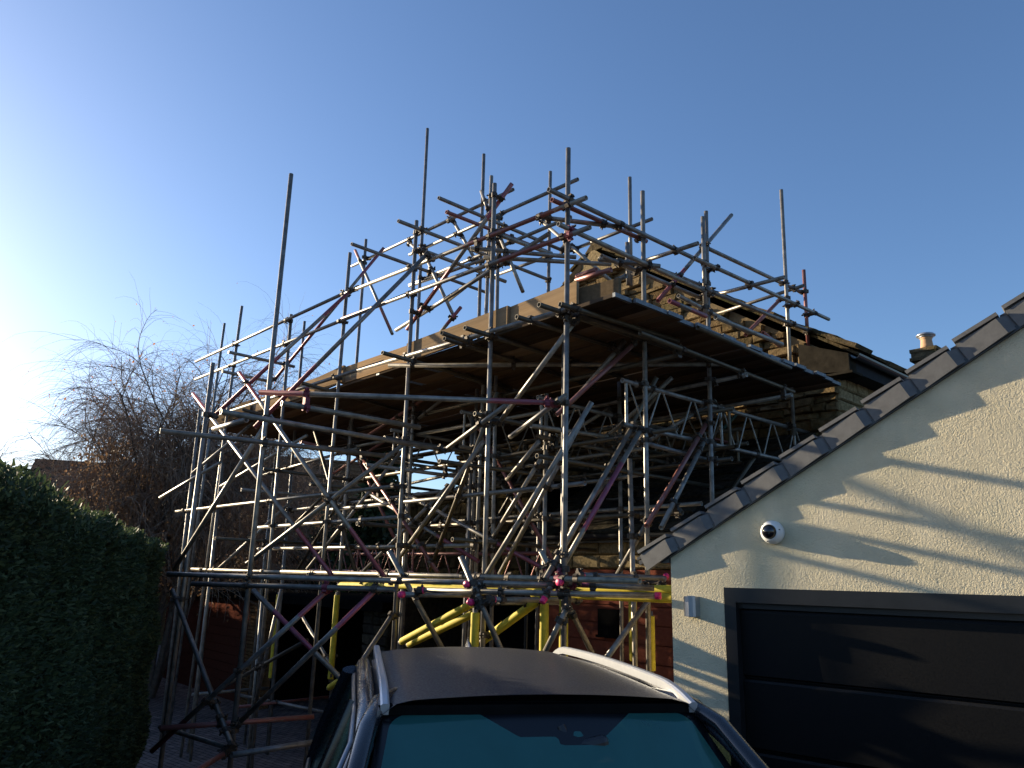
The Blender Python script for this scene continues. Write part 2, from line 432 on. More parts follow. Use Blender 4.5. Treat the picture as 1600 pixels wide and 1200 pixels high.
# ------------------------------------------------------------------ stone masonry
def masonry(mb, org, du, nrm, w0, w1, z0, ztop, rnd, rows=(0.075, 0.165), lens=(0.14, 0.5), proud=(0.0, 0.05), jit=0.016, depth=0.12, gap=0.012, skip=None):
    """courses of separate stones on a plane: org + du*s + Z*z, face towards nrm"""
    z = z0
    while True:
        h = rnd.uniform(*rows)
        s = w0
        any_ = False
        while s < w1 - 0.02:
            L = min(rnd.uniform(*lens), w1 - s)
            if w1 - (s + L) < 0.1: L = w1 - s
            zt = min(ztop(s), ztop(s + L))
            if z + h * 0.45 < zt:
                any_ = True
                if not (skip and skip(s + L / 2, z + h / 2)):
                    hh = min(h, zt - z)
                    p = rnd.uniform(*proud)
                    f = []
                    for (ss, zz) in ((s + gap / 2, z + gap / 2), (s + L - gap / 2, z + gap / 2), (s + L - gap / 2, z + hh - gap / 2), (s + gap / 2, z + hh - gap / 2)):
                        f.append((ss + rnd.uniform(-jit, jit), zz + rnd.uniform(-jit, jit), p + rnd.uniform(-jit, jit)))
                    P = lambda q, d: org + du * q[0] + Z * q[1] + nrm * (q[2] + d)
                    back = [org + du * q[0] + Z * q[1] - nrm * depth for q in f]
                    # chamfered face ring so that raking light catches the edges
                    c = [sum(q[i] for q in f) / 4 for i in range(3)]
                    ins = [(q[0] + (c[0] - q[0]) * 0.10 if L > .3 else q[0] + (c[0] - q[0]) * 0.16, q[1] + (c[1] - q[1]) * 0.22, q[2]) for q in f]
                    ring = [P(q, -0.018) for q in f]; face = [P(q, 0.006) for q in ins]
                    vs = back + ring + face
                    fs = []
                    for i in range(4):
                        j = (i + 1) % 4
                        fs.append((i, j, 4 + j, 4 + i)); fs.append((4 + i, 4 + j, 8 + j, 8 + i))
                    fs.append((8, 9, 10, 11))
                    mb.add(vs, fs)
            s += L
        z += h
        if not any_ and z > z0 + 0.5: break
        if z > 30: break

rnd = random.Random(11)
# ---------------- the old stone house under repair
house = empty('stone_house', W(3.6, 4.6, -0.7))
tag(house, 'old stone house with a rubble gable behind the scaffold platform', 'house')
HP = house.location.copy()
def hb(mb, name, mat, parent=None):
    o = mb.build(name, mat, parent or house, None)
    if parent is None: o.matrix_parent_inverse = Matrix.Translation(-HP)
    return o
UA, ZA, UR, UL = 3.75, 7.75, -0.35, 7.6
def gable_top(u):
    return ZA - (u - UA) * 0.66 if u > UA else ZA - (UA - u) * 0.655
mb = MB()
masonry(mb, W(0, 4.6, 0), U, -V, UR, UL, -0.8, gable_top, rnd, jit=0.02, proud=(0.0, 0.085))
# core of the walls
core = MB()
for (a, b) in ((UR + .05, UA), (UA, UL - .05)):
    core.add([W(a, 4.625, -.8), W(b, 4.625, -.8), W(b, 4.625, gable_top(b) - .03), W(a, 4.625, gable_top(a) - .03),
              W(a, 5.0, -.8), W(b, 5.0, -.8), W(b, 5.0, gable_top(b) - .03), W(a, 5.0, gable_top(a) - .03)],
             [(0, 1, 2, 3), (7, 6, 5, 4), (3, 2, 6, 7), (0, 3, 7, 4), (1, 5, 6, 2)])
wall = hb(mb, 'wall', M['stone'])
c = hb(core, 'mortar_bed', M['mortar'])
# side wall on the right, running back
sw = MB()
masonry(sw, W(UR, 4.6, 0), V, -U, 0.0, 10.0, -0.8, lambda s: 5.05, rnd, rows=(0.14, 0.2), lens=(0.25, 0.55), proud=(0, .012), jit=0.006)
sw.box(W(UR + .05, 4.75, -.8), U * .3, V * 9.8, Z * 5.75)
hb(sw, 'wall', M['dressed'])
sw = MB()
sw.box(W(UL - .3, 5.0, -.8), U * .28, V * 9.6, Z * 5.9)
sw.box(W(UR + .4, 14.5, -.8), U * 7.2, V * .2, Z * 5.8)
hb(sw, 'wall', M['mortar'])
# roof of stone slates, ragged at the verge
def slate_roof(u_e, z_e, u_r, z_r, v0, v1, seed, nrow=17):
    rr = random.Random(seed); m = MB()
    d = Vector((u_r - u_e, 0, z_r - z_e)); Ls = d.length; d.normalize()
    dw = (U * d.x + Z * d.z); nw = (Z * abs(d.x) - U * (d.z if d.x > 0 else -d.z)); nw = dw.cross(V); nw = nw if nw.z > 0 else -nw
    o = W(u_e, 0, z_e)
    step = Ls / nrow
    for i in range(nrow):
        v = v0 + rr.uniform(-.09, .05)
        while v < v1:
            wd = rr.uniform(.28, .55) if v < v0 + 3 else rr.uniform(.6, 1.1)
            th = rr.uniform(.025, .065); lift = rr.uniform(.0, .035)
            a = i * step + rr.uniform(-.03, .02)
            p0 = o + dw * a + V * (v + .006)
            ax = dw * (step * 1.35) - nw * .035; ay = V * (wd - .012)
            m.box(p0 + nw * (.04 + lift), ax, ay, nw * th)
            v += wd
    # battens and underside
    m.box(o + V * (v0 + .12), dw * Ls, V * (v1 - v0 - .12), nw * .035)
    return m
roof = hb(slate_roof(-.62, 4.98, UA, ZA + .08, 4.50, 15.0, 5), 'roof', M['slate'])
rl = hb(slate_roof(8.05, 4.95, UA, ZA + .08, 4.50, 15.0, 6), 'roof', M['slate'])
rd = MB()
v = 4.48
while v < 15:
    rd.hexa([W(UA - .2, v, ZA + .02), W(UA + .2, v, ZA + .02), W(UA + .2, v + .43, ZA + .02), W(UA - .2, v + .43, ZA + .02),
             W(UA - .03, v, ZA + .19), W(UA + .03, v, ZA + .19), W(UA + .03, v + .43, ZA + .19), W(UA - .03, v + .43, ZA + .19)]); v += .45
hb(rd, 'ridge_stones', M['slate'])
# dark verge board under the left slope edge
vb = MB()
vb.hexa([W(UA + .25, 4.46, ZA - .25), W(7.95, 4.46, 4.85), W(7.95, 4.49, 4.85), W(UA + .25, 4.49, ZA - .25), W(UA + .25, 4.46, ZA - .10), W(7.95, 4.46, 5.0), W(7.95, 4.49, 5.0), W(UA + .25, 4.49, ZA - .10)])
hb(vb, 'verge_board', M['oldwood'])
# boxed kneeler at the right eaves corner
kn = MB()
kn.hexa([W(.05, 4.42, 4.80), W(-.60, 4.42, 4.72), W(-.60, 4.62, 4.72), W(.05, 4.62, 4.80), W(.05, 4.42, 5.22), W(-.60, 4.42, 4.96), W(-.60, 4.62, 4.96), W(.05, 4.62, 5.22)])
kn.box(W(.12, 4.40, 4.70), U * -.76, V * .3, Z * .03)
hb(kn, 'kneeler_box', M['oldwood'])
fs = MB()
fs.box(W(-.60, 4.62, 4.74), U * .03, V * 10.3, Z * .22)
fs.box(W(-.57, 4.62, 4.74), U * .25, V * 10.3, Z * .02)
hb(fs, 'fascia', M['fascia'])
gt = MB()
prof = [(.06 * math.cos(math.pi + math.pi * i / 8), .06 * math.sin(math.pi + math.pi * i / 8)) for i in range(9)] + [(.052 * math.cos(-math.pi * i / 8), .052 * math.sin(-math.pi * i / 8)) for i in range(9)]
gt.sweep([W(-.67, 4.45, 4.94), W(-.67, 9, 4.93), W(-.67, 14.9, 4.91)], prof, smooth=False)
gt.box(W(-.73, 7.0, 4.86), U * .13, V * .05, Z * .09)
gt.box(W(-.73, 10.0, 4.86), U * .13, V * .05, Z * .09)
hb(gt, 'gutter', M['gutter'])
# chimney beyond the ridge
ch = MB()
cc = W(1.5, 13.4, 0.17)
for (w_, a, b) in ((.46, 5.9, 7.0), (.60, 7.0, 7.08), (.54, 7.08, 7.20), (.58, 7.20, 7.28)):
    ch.box(cc - U * w_ / 2 - V * w_ / 2 + Z * a, U * w_, V * w_, Z * (b - a))
chim = ch.build('chimney', M['slate'], roof)
pot = MB()
pot.lathe([(.0, 7.28), (.14, 7.28), (.135, 7.38), (.12, 7.50), (.118, 7.53), (.13, 7.55), (.13, 7.575), (.09, 7.575)], cc, n=20)
chp = pot.build('chimney_pot', M['clay'], house); chp.matrix_parent_inverse = Matrix.Translation(-HP)
cw = MB()
cw.lathe([(.118, 7.57), (.118, 7.60), (.20, 7.615), (.205, 7.64), (.17, 7.67), (.09, 7.69), (.0, 7.695)], cc, n=24)
cw.lathe([(.118, 7.565), (.121, 7.575), (.16, 7.585), (.16, 7.595), (.10, 7.60)], cc, n=24)
chc = cw.build('chimney_cowl', M['alu'], house); chc.matrix_parent_inverse = Matrix.Translation(-HP)
ap = MB()
ap.hexa([W(UA + .62, 4.47, ZA - .46), W(UA - .62, 4.47, ZA - .46), W(UA - .62, 4.60, ZA - .46), W(UA + .62, 4.60, ZA - .46), W(UA + .05, 4.47, ZA + .02), W(UA - .05, 4.47, ZA + .02), W(UA - .05, 4.60, ZA + .02), W(UA + .05, 4.60, ZA + .02)])
hb(ap, 'apex_stone', M['dressed'])
# loose timber offcuts, roofers' block on the ledge of the gable
blk = MB()
blk.box(W(.9, 4.2, 4.58), U * .5, V * .25, Z * .3); 
tag(blk.build('timber_block', M['toe']), 'pale timber block lying on the deck beside the gable', 'timber block')
ps = MB(); ps.bbox(W(.95, 4.1, 4.96), .16, .11, .1, M=Matrix.Rotation(R(40), 3, 'Z'))
tag(ps.build('stone_block', M['dressed']), 'small squared stone left on the timber block by the gable', 'stone block')
# daylight-blocking floor inside the house
# ---------------- lean-to outbuilding in front of the gable
lean = empty('stone_outbuilding', W(3.5, 2.8, -0.7))
tag(lean, 'low stone outbuilding with slate lean-to roof and brown boarding, under the scaffold', 'outbuilding')
LP = lean.location.copy()
def lb(mb, name, mat, parent=None):
    o = mb.build(name, mat, lean); o.matrix_parent_inverse = Matrix.Translation(-LP); return o
m = MB()
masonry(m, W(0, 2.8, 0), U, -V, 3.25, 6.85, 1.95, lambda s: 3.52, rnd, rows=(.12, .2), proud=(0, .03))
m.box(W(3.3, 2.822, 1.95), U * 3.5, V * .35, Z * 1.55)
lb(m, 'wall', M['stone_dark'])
m = MB()
masonry(m, W(0, 2.8, 0), U, -V, 6.45, 6.85, -0.8, lambda s: 1.95, rnd, rows=(.14, .22), lens=(.2, .4), proud=(0, .02))
m.box(W(6.5, 2.86, -.8), U * .3, V * 1.7, Z * 4.3)
masonry(m, W(6.85, 2.8, 0), V, U, 0.0, 1.75, 1.0, lambda s: 3.5, rnd)
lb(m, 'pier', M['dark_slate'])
m = MB()
masonry(m, W(0, 2.72, 0), U, -V, .3, 3.35, 2.26, lambda s: 2.62, rnd, rows=(.17, .18), lens=(.38, .5), proud=(0, .006), jit=.003)
m.box(W(.35, 2.78, 2.26), U * 3.0, V * .2, Z * .33)
lb(m, 'lintel_course', M['dressed'])
m = MB()
zz = -.75
while zz < 2.2:
    m.box(W(.3, 2.74, zz), U * 2.95, V * .03, Z * .205); zz += .215
m.box(W(.3, 2.78, -.8), U * 2.95, V * .05, Z * 3.05)
lb(m, 'brown_boarding', M['brown'])
m = MB(); m.box(W(1.75, 2.70, 1.45), U * .32, V * .06, Z * .32); m.box(W(1.72, 2.69, 1.43), U * .38, V * .02, Z * .03)
lb(m, 'wall_hatch', M['matt_black'])
# slates of the lean-to
m = MB(); rr = random.Random(9)
dsl = (V * 1.95 + Z * 1.32); Ls = dsl.length; dsl.normalize(); nsl = U.cross(dsl); nsl = nsl if nsl.z > 0 else -nsl
for i in range(12):
    u = -.1 + rr.uniform(0, .1)
    while u < 3.35:
        wd = rr.uniform(.22, .5)
        m.box(W(u, 2.58, 2.66) + dsl * (i * Ls / 12) + nsl * (.03 + rr.uniform(0, .02)), dsl * (Ls / 12 * 1.4) - nsl * .03, U * (wd - .01), nsl * rr.uniform(.018, .035))
        u += wd
m.box(W(-.1, 2.62, 2.66), dsl * Ls, U * 3.4, nsl * .02)
lb(m, 'roof', M['dark_slate'])
m = MB()
m.sweep([W(-.1, 2.52, 2.66), W(3.4, 2.52, 2.68)], prof)
m.box(W(-.1, 2.62, 2.58), U * 3.4, V * .03, Z * .12)
lb(m, 'gutter', M['gutter'])
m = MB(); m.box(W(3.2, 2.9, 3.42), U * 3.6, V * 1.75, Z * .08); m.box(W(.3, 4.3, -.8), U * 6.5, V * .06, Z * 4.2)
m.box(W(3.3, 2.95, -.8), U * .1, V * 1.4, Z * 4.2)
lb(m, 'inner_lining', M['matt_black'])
dp = MB(); dp.cyl(W(3.42, 2.74, -.7), W(3.42, 2.74, 2.6), .035); lb(dp, 'downpipe', M['gutter'])

# ---------------- low garage block on the left
low = empty('low_garage_block', W(12.3, 2.8, -0.7))
tag(low, 'low flat-roofed garage block with brown boarding and a dark open bay, left behind the scaffold', 'garage block')
BP = low.location.copy()
def gb(mb, name, mat):
    o = mb.build(name, mat, low); o.matrix_parent_inverse = Matrix.Translation(-BP); return o
m = MB()
zz = -.72
while zz < 1.4:
    m.box(W(12.6, 2.78, zz), U * 5.6, V * .03, Z * .185); zz += .195
m.box(W(12.6, 2.82, -.8), U * 5.6, V * .06, Z * 2.3)
gb(m, 'brown_boarding', M['brown'])
m = MB(); masonry(m, W(0, 2.74, 0), U, -V, 11.7, 12.6, -.8, lambda s: 1.5, rnd, rows=(.075, .076), lens=(.2, .22), proud=(0, .004), jit=.002)
m.box(W(11.75, 2.8, -.8), U * .8, V * .2, Z * 2.3)
gb(m, 'brick_pier', M['brick'])
m = MB(); masonry(m, W(0, 2.74, 0), U, -V, 6.9, 7.7, -.8, lambda s: 1.5, rnd, rows=(.14, .2), proud=(0, .02))
m.box(W(6.95, 2.8, -.8), U * .7, V * .2, Z * 2.3)
gb(m, 'stone_pier', M['dark_slate'])  # dark slate colours stand in for shade on the pier
m = MB(); m.box(W(6.88, 2.6, 1.5), U * 11.6, V * 3.6, Z * .16)
gb(m, 'roof', M['matt_black'])
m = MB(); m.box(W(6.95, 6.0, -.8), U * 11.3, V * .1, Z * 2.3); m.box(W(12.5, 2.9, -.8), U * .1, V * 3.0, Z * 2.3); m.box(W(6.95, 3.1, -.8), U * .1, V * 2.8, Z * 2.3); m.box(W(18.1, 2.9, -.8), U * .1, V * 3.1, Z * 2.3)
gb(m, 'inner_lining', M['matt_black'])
TUBES=[
('scaffold_pole','g',(0.492,6.593,6.207),(0.481,6.606,-0.274),''),
('scaffold_pole','g',(-0.246,7.427,6.271),(-0.194,7.368,-0.385),''),
('scaffold_pole','g',(-1.231,8.541,6.360),(-1.176,8.479,-0.541),''),
('scaffold_pole','g',(-2.306,9.756,6.452),(-2.325,9.778,-0.680),''),
('scaffold_pole','g',(-2.484,7.467,6.345),(-2.424,7.399,-0.389),''),
('scaffold_pole','g',(-3.581,8.707,4.516),(-3.592,8.720,-0.570),''),
('scaffold_pole','g',(-3.443,11.071,5.982),(-3.288,10.896,-0.680),''),
('scaffold_pole','g',(-4.789,12.563,6.639),(-4.959,12.754,-0.680),''),
('scaffold_pole','g',(-5.946,14.776,7.054),(-6.068,14.914,-0.680),''),
('scaffold_pole','g',(-5.742,13.640,4.986),(-5.611,13.491,-0.680),''),
('scaffold_pole','g',(-1.429,10.470,8.906),(-1.327,10.355,-0.680),''),
('scaffold_pole','g',(-0.498,9.825,8.089),(-0.421,9.738,-0.680),''),
('scaffold_pole','r2',(-0.353,9.254,7.412),(-0.381,9.285,-0.647),''),
('scaffold_pole','g',(-0.235,9.121,6.717),(-0.130,9.001,-0.624),''),
('scaffold_pole','r2',(0.483,9.969,7.921),(0.458,9.997,-0.680),''),
('scaffold_pole','g',(-2.516,11.699,7.570),(-2.484,11.662,-0.680),''),
('scaffold_pole','g',(-3.849,13.205,6.605),(-3.736,13.077,-0.680),''),
('scaffold_pole','g',(1.466,8.858,7.218),(1.462,8.863,5.702),''),
('scaffold_pole','g',(1.237,7.713,5.750),(1.243,7.706,5.246),''),
('scaffold_pole','g',(1.348,7.329,6.171),(1.302,7.288,-0.373),''),
('scaffold_pole','g',(2.156,7.963,6.215),(2.134,7.944,5.008),''),
('scaffold_pole','g',(2.239,8.117,6.367),(2.060,7.958,-0.476),''),
('scaffold_pole','g',(3.623,9.341,7.365),(3.533,9.262,3.930),''),
('scaffold_pole','p',(3.977,9.655,6.327),(3.947,9.628,5.164),''),
('scaffold_pole','g',(1.198,7.500,3.298),(1.239,7.454,-0.398),''),
('scaffold_pole','g',(0.399,8.404,4.171),(0.395,8.408,-0.527),''),
('scaffold_pole','g',(-0.487,9.405,4.124),(-0.484,9.402,-0.667),''),
('scaffold_pole','g',(-1.395,10.432,4.138),(-1.377,10.411,-0.680),''),
('scaffold_pole','g',(-2.533,11.718,4.466),(-2.476,11.653,-0.680),''),
('scaffold_pole','g',(-3.809,13.161,3.863),(-3.704,13.042,-0.680),''),
('scaffold_pole','g',(-4.263,13.673,4.254),(-4.302,13.718,-0.680),''),
('scaffold_pole','g',(-4.798,12.573,3.848),(-4.693,12.454,-0.680),''),
('scaffold_pole','g',(-4.958,13.056,1.820),(-4.974,13.073,-0.680),''),
('scaffold_pole','g',(-3.409,11.003,1.743),(-3.353,10.939,-0.680),''),
('scaffold_pole','g',(1.327,9.046,-0.616),(1.327,9.046,4.500),''),
('scaffold_pole','g',(0.399,10.094,-0.680),(0.399,10.094,4.500),''),
('scaffold_pole','g',(-0.595,11.218,-0.680),(-0.595,11.218,4.500),''),
('scaffold_pole','g',(-1.721,12.491,-0.680),(-1.721,12.491,4.500),''),
('scaffold_pole','g',(0.525,7.386,4.708),(0.529,7.382,-0.384),''),
('guard_rail','gp1',(-2.298,9.664,5.816),(0.643,6.340,5.541),''),
('guard_rail','g',(-6.052,13.907,5.975),(-2.076,9.413,5.815),''),
('guard_rail','p1',(-2.317,9.685,5.455),(0.674,6.304,5.226),''),
('guard_rail','g',(-5.986,13.832,5.603),(-1.165,8.383,5.379),''),
('guard_rail','g',(-2.818,12.145,7.268),(-0.050,9.017,7.087),''),
('guard_rail','g',(-1.634,10.807,6.915),(0.725,8.141,6.760),''),
('guard_rail','g',(-1.599,10.767,6.402),(0.651,8.225,6.305),''),
('guard_rail','g',(-0.289,10.796,6.608),(0.428,9.986,6.564),''),
('guard_rail','g',(0.787,9.580,6.507),(1.688,8.562,6.480),''),
('guard_rail','g',(1.419,7.960,5.626),(1.937,7.375,5.604),''),
('guard_rail','g',(2.400,8.964,5.613),(3.126,8.143,5.570),''),
('guard_rail','b',(3.868,9.425,6.004),(2.881,10.806,6.004),''),
('brace','g',(-1.490,9.136,5.129),(0.338,7.069,5.522),''),
('guard_rail','g',(-1.597,10.766,6.381),(-0.300,9.299,6.256),''),
('guard_rail','g',(0.290,6.313,5.601),(2.165,7.971,5.636),''),
('guard_rail','g',(1.981,7.729,5.594),(4.335,9.811,5.674),''),
('guard_rail','g',(2.161,8.114,5.932),(3.944,9.692,6.011),''),
('guard_rail','g',(0.388,6.399,5.297),(2.130,7.940,5.296),''),
('guard_rail','g',(2.057,7.876,5.314),(3.911,9.516,5.405),''),
('guard_rail','p',(0.331,6.509,5.603),(1.402,7.457,5.650),''),
('guard_rail','g',(0.869,7.038,5.276),(2.180,8.198,5.297),''),
('guard_rail','g',(1.780,7.685,5.126),(2.828,8.611,5.039),''),
('transom','g',(-0.488,7.535,5.550),(0.668,7.696,5.550),''),
('transom','g',(-0.351,7.649,5.500),(1.062,7.748,5.500),''),
('transom','g',(0.321,6.886,5.600),(1.032,7.028,5.600),''),
('transom','b',(0.852,7.171,5.300),(1.509,7.308,5.300),''),
('transom','g',(-0.939,8.202,6.500),(0.705,9.653,6.500),''),
('transom','p',(-0.855,8.362,6.400),(0.493,9.487,6.400),''),
('transom','g',(-1.408,8.233,6.200),(0.475,9.931,6.200),''),
('transom','g',(-2.177,9.239,6.350),(-0.429,10.869,6.350),''),
('transom','g',(-1.133,8.500,5.950),(-0.121,9.431,5.950),''),
('transom','g',(-0.180,7.500,5.700),(0.413,7.960,5.700),''),
('transom','g',(1.369,7.561,5.450),(2.296,8.277,5.450),''),
('transom','g',(-4.273,10.898,5.300),(-3.482,11.635,5.300),''),
('transom','g',(-4.335,10.903,5.000),(-3.804,11.451,5.000),''),
('brace','pp',(-0.057,7.365,6.241),(-1.298,8.768,5.019),''),
('brace','g',(-1.371,10.284,6.768),(-0.810,9.650,5.520),''),
('brace','g',(-0.235,8.999,6.464),(0.103,8.618,5.491),''),
('brace','g',(-0.507,9.684,7.413),(-0.389,9.249,6.919),''),
('brace','g',(0.352,9.921,7.109),(1.237,8.920,5.771),''),
('brace','p1',(-2.704,11.791,7.408),(-1.813,10.783,5.613),''),
('brace','pp',(-2.074,11.002,7.110),(-3.729,11.515,5.060),''),
('brace','pe1',(-1.029,8.132,5.736),(-2.669,7.751,3.564),''),
('brace','pp',(-2.188,9.441,5.759),(-3.517,8.785,3.885),''),
('brace','g',(-1.648,10.823,7.115),(-1.344,10.479,6.755),''),
('brace','pe1',(2.711,8.668,6.617),(1.547,7.638,5.043),''),
('brace','p',(3.537,9.399,5.794),(2.845,8.786,5.073),''),
('transom','pp',(1.532,7.000,4.800),(1.997,7.413,4.800),''),
('transom','g',(2.066,7.306,4.750),(3.041,8.136,4.750),''),
('transom','p',(0.600,6.901,4.950),(0.906,6.613,4.950),''),
('transom','p',(0.618,7.043,5.050),(0.795,6.854,5.050),''),
('transom','g',(0.882,6.907,4.900),(1.048,6.638,4.900),''),
('transom','p',(2.851,8.191,4.900),(3.201,8.649,4.900),''),
('brace','g',(-1.022,10.266,7.390),(-0.532,9.712,6.338),''),
('brace','g',(-0.964,10.351,6.003),(-0.131,9.411,6.310),''),
('ledger','g',(-5.258,13.002,4.717),(-1.562,8.824,4.621),''),
('ledger','g',(-1.959,9.273,4.630),(0.507,6.486,4.502),''),
('transom','g',(-1.429,8.382,4.450),(2.282,7.976,4.450),''),
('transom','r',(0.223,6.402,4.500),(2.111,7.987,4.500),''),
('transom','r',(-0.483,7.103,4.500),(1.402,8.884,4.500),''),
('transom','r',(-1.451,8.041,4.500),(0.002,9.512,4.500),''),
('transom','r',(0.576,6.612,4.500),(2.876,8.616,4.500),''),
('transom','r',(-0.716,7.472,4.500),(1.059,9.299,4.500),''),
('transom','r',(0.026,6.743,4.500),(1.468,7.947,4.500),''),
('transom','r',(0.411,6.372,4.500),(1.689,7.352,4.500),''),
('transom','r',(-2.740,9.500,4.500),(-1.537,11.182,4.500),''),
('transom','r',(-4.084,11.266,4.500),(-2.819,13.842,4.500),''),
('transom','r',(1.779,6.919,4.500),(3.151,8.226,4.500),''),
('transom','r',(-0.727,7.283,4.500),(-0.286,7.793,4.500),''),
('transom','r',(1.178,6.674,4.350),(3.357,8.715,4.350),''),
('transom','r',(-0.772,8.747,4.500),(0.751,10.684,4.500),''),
('ledger','pe01',(-2.198,6.397,3.620),(0.315,6.500,3.620),''),
('ledger','gl',(-1.954,6.270,3.500),(-0.881,7.189,3.500),''),
('ledger','g',(-2.434,6.203,3.400),(-0.658,7.905,3.400),''),
('ledger','b',(-3.248,6.902,3.350),(-1.353,8.048,3.350),''),
('transom','g',(-2.794,7.003,3.400),(-2.329,6.531,3.400),''),
('ledger','gl',(-1.489,10.643,4.038),(0.516,8.377,3.980),''),
('ledger','gl',(-6.029,13.874,3.139),(-1.294,8.522,3.079),''),
('ledger','gl',(-2.801,12.126,4.057),(-1.867,11.070,4.039),''),
('ledger','gl',(-2.549,13.350,3.971),(-1.410,12.063,3.969),''),
('ledger','g',(-0.529,11.068,3.589),(1.582,8.681,3.619),''),
('ledger','g',(-1.868,12.581,3.546),(0.028,10.438,3.696),''),
('ledger','g',(-4.715,14.064,3.826),(-2.301,11.335,3.967),''),
('ledger','g',(0.039,10.425,3.252),(1.516,8.757,3.314),''),
('ledger','g',(0.213,7.793,3.669),(1.562,8.987,3.748),''),
('ledger','g',(1.288,7.409,3.459),(2.197,8.213,3.413),''),
('ledger','p',(2.785,10.202,4.042),(3.577,10.903,4.002),''),
('ledger','gl',(-8.380,19.941,4.587),(-5.284,16.442,4.587),''),
('ledger','p',(-3.181,11.333,4.042),(-2.064,12.321,3.908),''),
('brace','pe01',(-4.523,10.450,4.539),(-1.815,8.069,2.099),''),
('brace','pe01',(-3.357,8.982,4.479),(-1.217,7.771,2.088),''),
('brace','g',(-2.451,7.506,3.607),(-3.658,8.568,2.110),''),
('brace','g',(1.194,7.326,3.582),(0.322,6.533,2.108),''),
('brace','pm',(1.276,7.291,3.552),(0.301,6.497,1.929),'c1'),
('brace','p',(2.304,8.308,4.027),(1.245,6.903,2.596),''),
('brace','g',(2.080,8.003,3.586),(1.373,6.883,2.581),''),
('brace','g',(1.346,7.394,2.674),(1.105,7.914,2.147),''),
('brace','g',(0.579,6.646,4.449),(-0.118,7.434,3.621),''),
('brace','p',(1.218,7.282,4.431),(0.426,6.895,3.598),''),
('brace','g',(1.167,7.491,4.537),(0.648,7.776,3.940),''),
('brace','g',(0.481,6.455,3.683),(-0.005,7.004,3.395),''),
('brace','b',(-0.044,7.048,3.719),(-0.672,7.758,3.382),''),
('brace','g',(0.740,6.765,3.699),(-0.348,7.361,1.877),'c1'),
('brace','g',(-0.280,7.647,3.460),(-1.205,8.692,2.313),''),
('brace','g',(0.294,7.723,3.489),(-0.028,8.087,3.128),''),
('brace','g',(0.359,8.253,3.428),(-0.261,8.953,2.417),''),
('brace','pe1',(-2.037,10.961,3.257),(-0.335,8.887,2.291),''),
('brace','pe1',(-1.330,10.162,3.144),(0.433,8.018,2.188),''),
('brace','gl',(-1.154,8.191,3.517),(-2.738,8.171,2.183),''),
('brace','pm',(-2.459,7.604,1.936),(-1.362,7.316,1.085),''),
('brace','pe01',(-1.639,7.182,1.962),(-3.254,7.661,0.470),''),
('brace','pe0',(-1.146,7.018,2.005),(-2.393,7.405,0.777),''),
('brace','b',(-3.740,8.781,1.888),(-2.383,7.247,0.622),''),
('brace','g',(-1.210,8.366,1.696),(-1.752,7.489,0.632),''),
('brace','g',(-0.404,6.685,2.280),(-0.032,6.570,1.534),''),
('brace','g',(-1.066,6.963,2.324),(-0.563,7.225,1.469),''),
('brace','g',(0.283,6.597,2.346),(0.766,7.023,1.492),''),
('brace','g',(1.499,7.329,2.168),(0.820,6.431,1.508),'c0'),
('brace','g',(0.506,6.475,1.894),(0.330,6.530,1.535),''),
('brace','g',(-5.118,12.180,3.619),(-4.120,12.561,4.788),''),
('brace','g',(-5.353,11.691,3.173),(-4.238,11.034,3.656),''),
('brace','g',(-4.464,11.742,3.378),(-3.000,10.993,4.082),''),
('brace','r',(-3.949,13.122,2.579),(-2.736,11.751,3.425),''),
('brace','g',(-2.693,10.495,2.158),(-1.381,10.220,3.891),''),
('brace','r',(-1.281,10.106,2.432),(-0.607,9.345,3.393),''),
('brace','g',(-3.326,10.909,0.434),(-3.037,10.582,1.898),''),
('brace','g',(-4.574,12.320,2.132),(-3.439,12.546,3.395),''),
('brace','g',(-1.917,10.071,2.092),(-0.785,9.697,3.232),''),
('brace','r',(-2.472,9.944,1.303),(-4.510,12.247,0.256),''),
('brace','g',(-3.180,12.253,1.491),(-2.115,11.049,0.525),''),
('brace','g',(1.779,8.110,4.319),(1.061,8.677,3.679),''),
('brace','g',(2.302,9.679,5.019),(1.681,9.173,4.188),''),
('brace','t',(3.652,10.836,4.883),(2.919,10.187,4.177),''),
('brace','g',(1.196,9.118,4.163),(0.202,10.241,3.671),''),
('brace','g',(2.334,8.401,4.139),(1.526,8.287,3.622),''),
('brace','g',(-0.192,10.687,3.500),(0.345,10.080,2.720),''),
('brace','g',(-0.918,11.507,3.154),(-1.774,12.475,2.305),''),
('brace','p',(-1.247,10.295,4.497),(-2.152,11.242,4.151),''),
('brace','g',(-0.963,10.124,4.465),(-1.446,10.594,4.187),''),
('brace','p',(-2.004,11.829,4.162),(-3.047,13.008,3.786),''),
('brace','pe1',(-1.305,10.134,5.055),(-0.706,9.457,5.580),''),
('ledger','g',(-3.350,7.712,2.064),(-1.031,6.993,2.063),''),
('ledger','g',(-1.116,7.025,2.066),(0.430,6.546,2.064),''),
('ledger','pe0',(0.472,6.528,2.076),(1.189,6.306,2.060),''),
('ledger','b',(-3.043,7.575,1.981),(-0.995,6.941,1.987),''),
('ledger','g',(-0.755,6.866,1.989),(1.224,6.253,2.003),'c01'),
('ledger','gl',(-5.252,12.995,2.133),(-2.322,9.683,2.111),''),
('ledger','gl',(-2.993,10.351,2.123),(0.997,5.841,2.112),''),
('transom','g',(-0.924,6.814,1.948),(-0.101,7.543,1.948),'c0'),
('transom','g',(-0.347,6.635,2.049),(0.477,7.364,2.049),'c0'),
('transom','g',(-0.129,6.568,1.931),(0.694,7.296,1.931),'c0'),
('transom','g',(0.425,6.396,2.086),(1.249,7.125,2.086),'c0'),
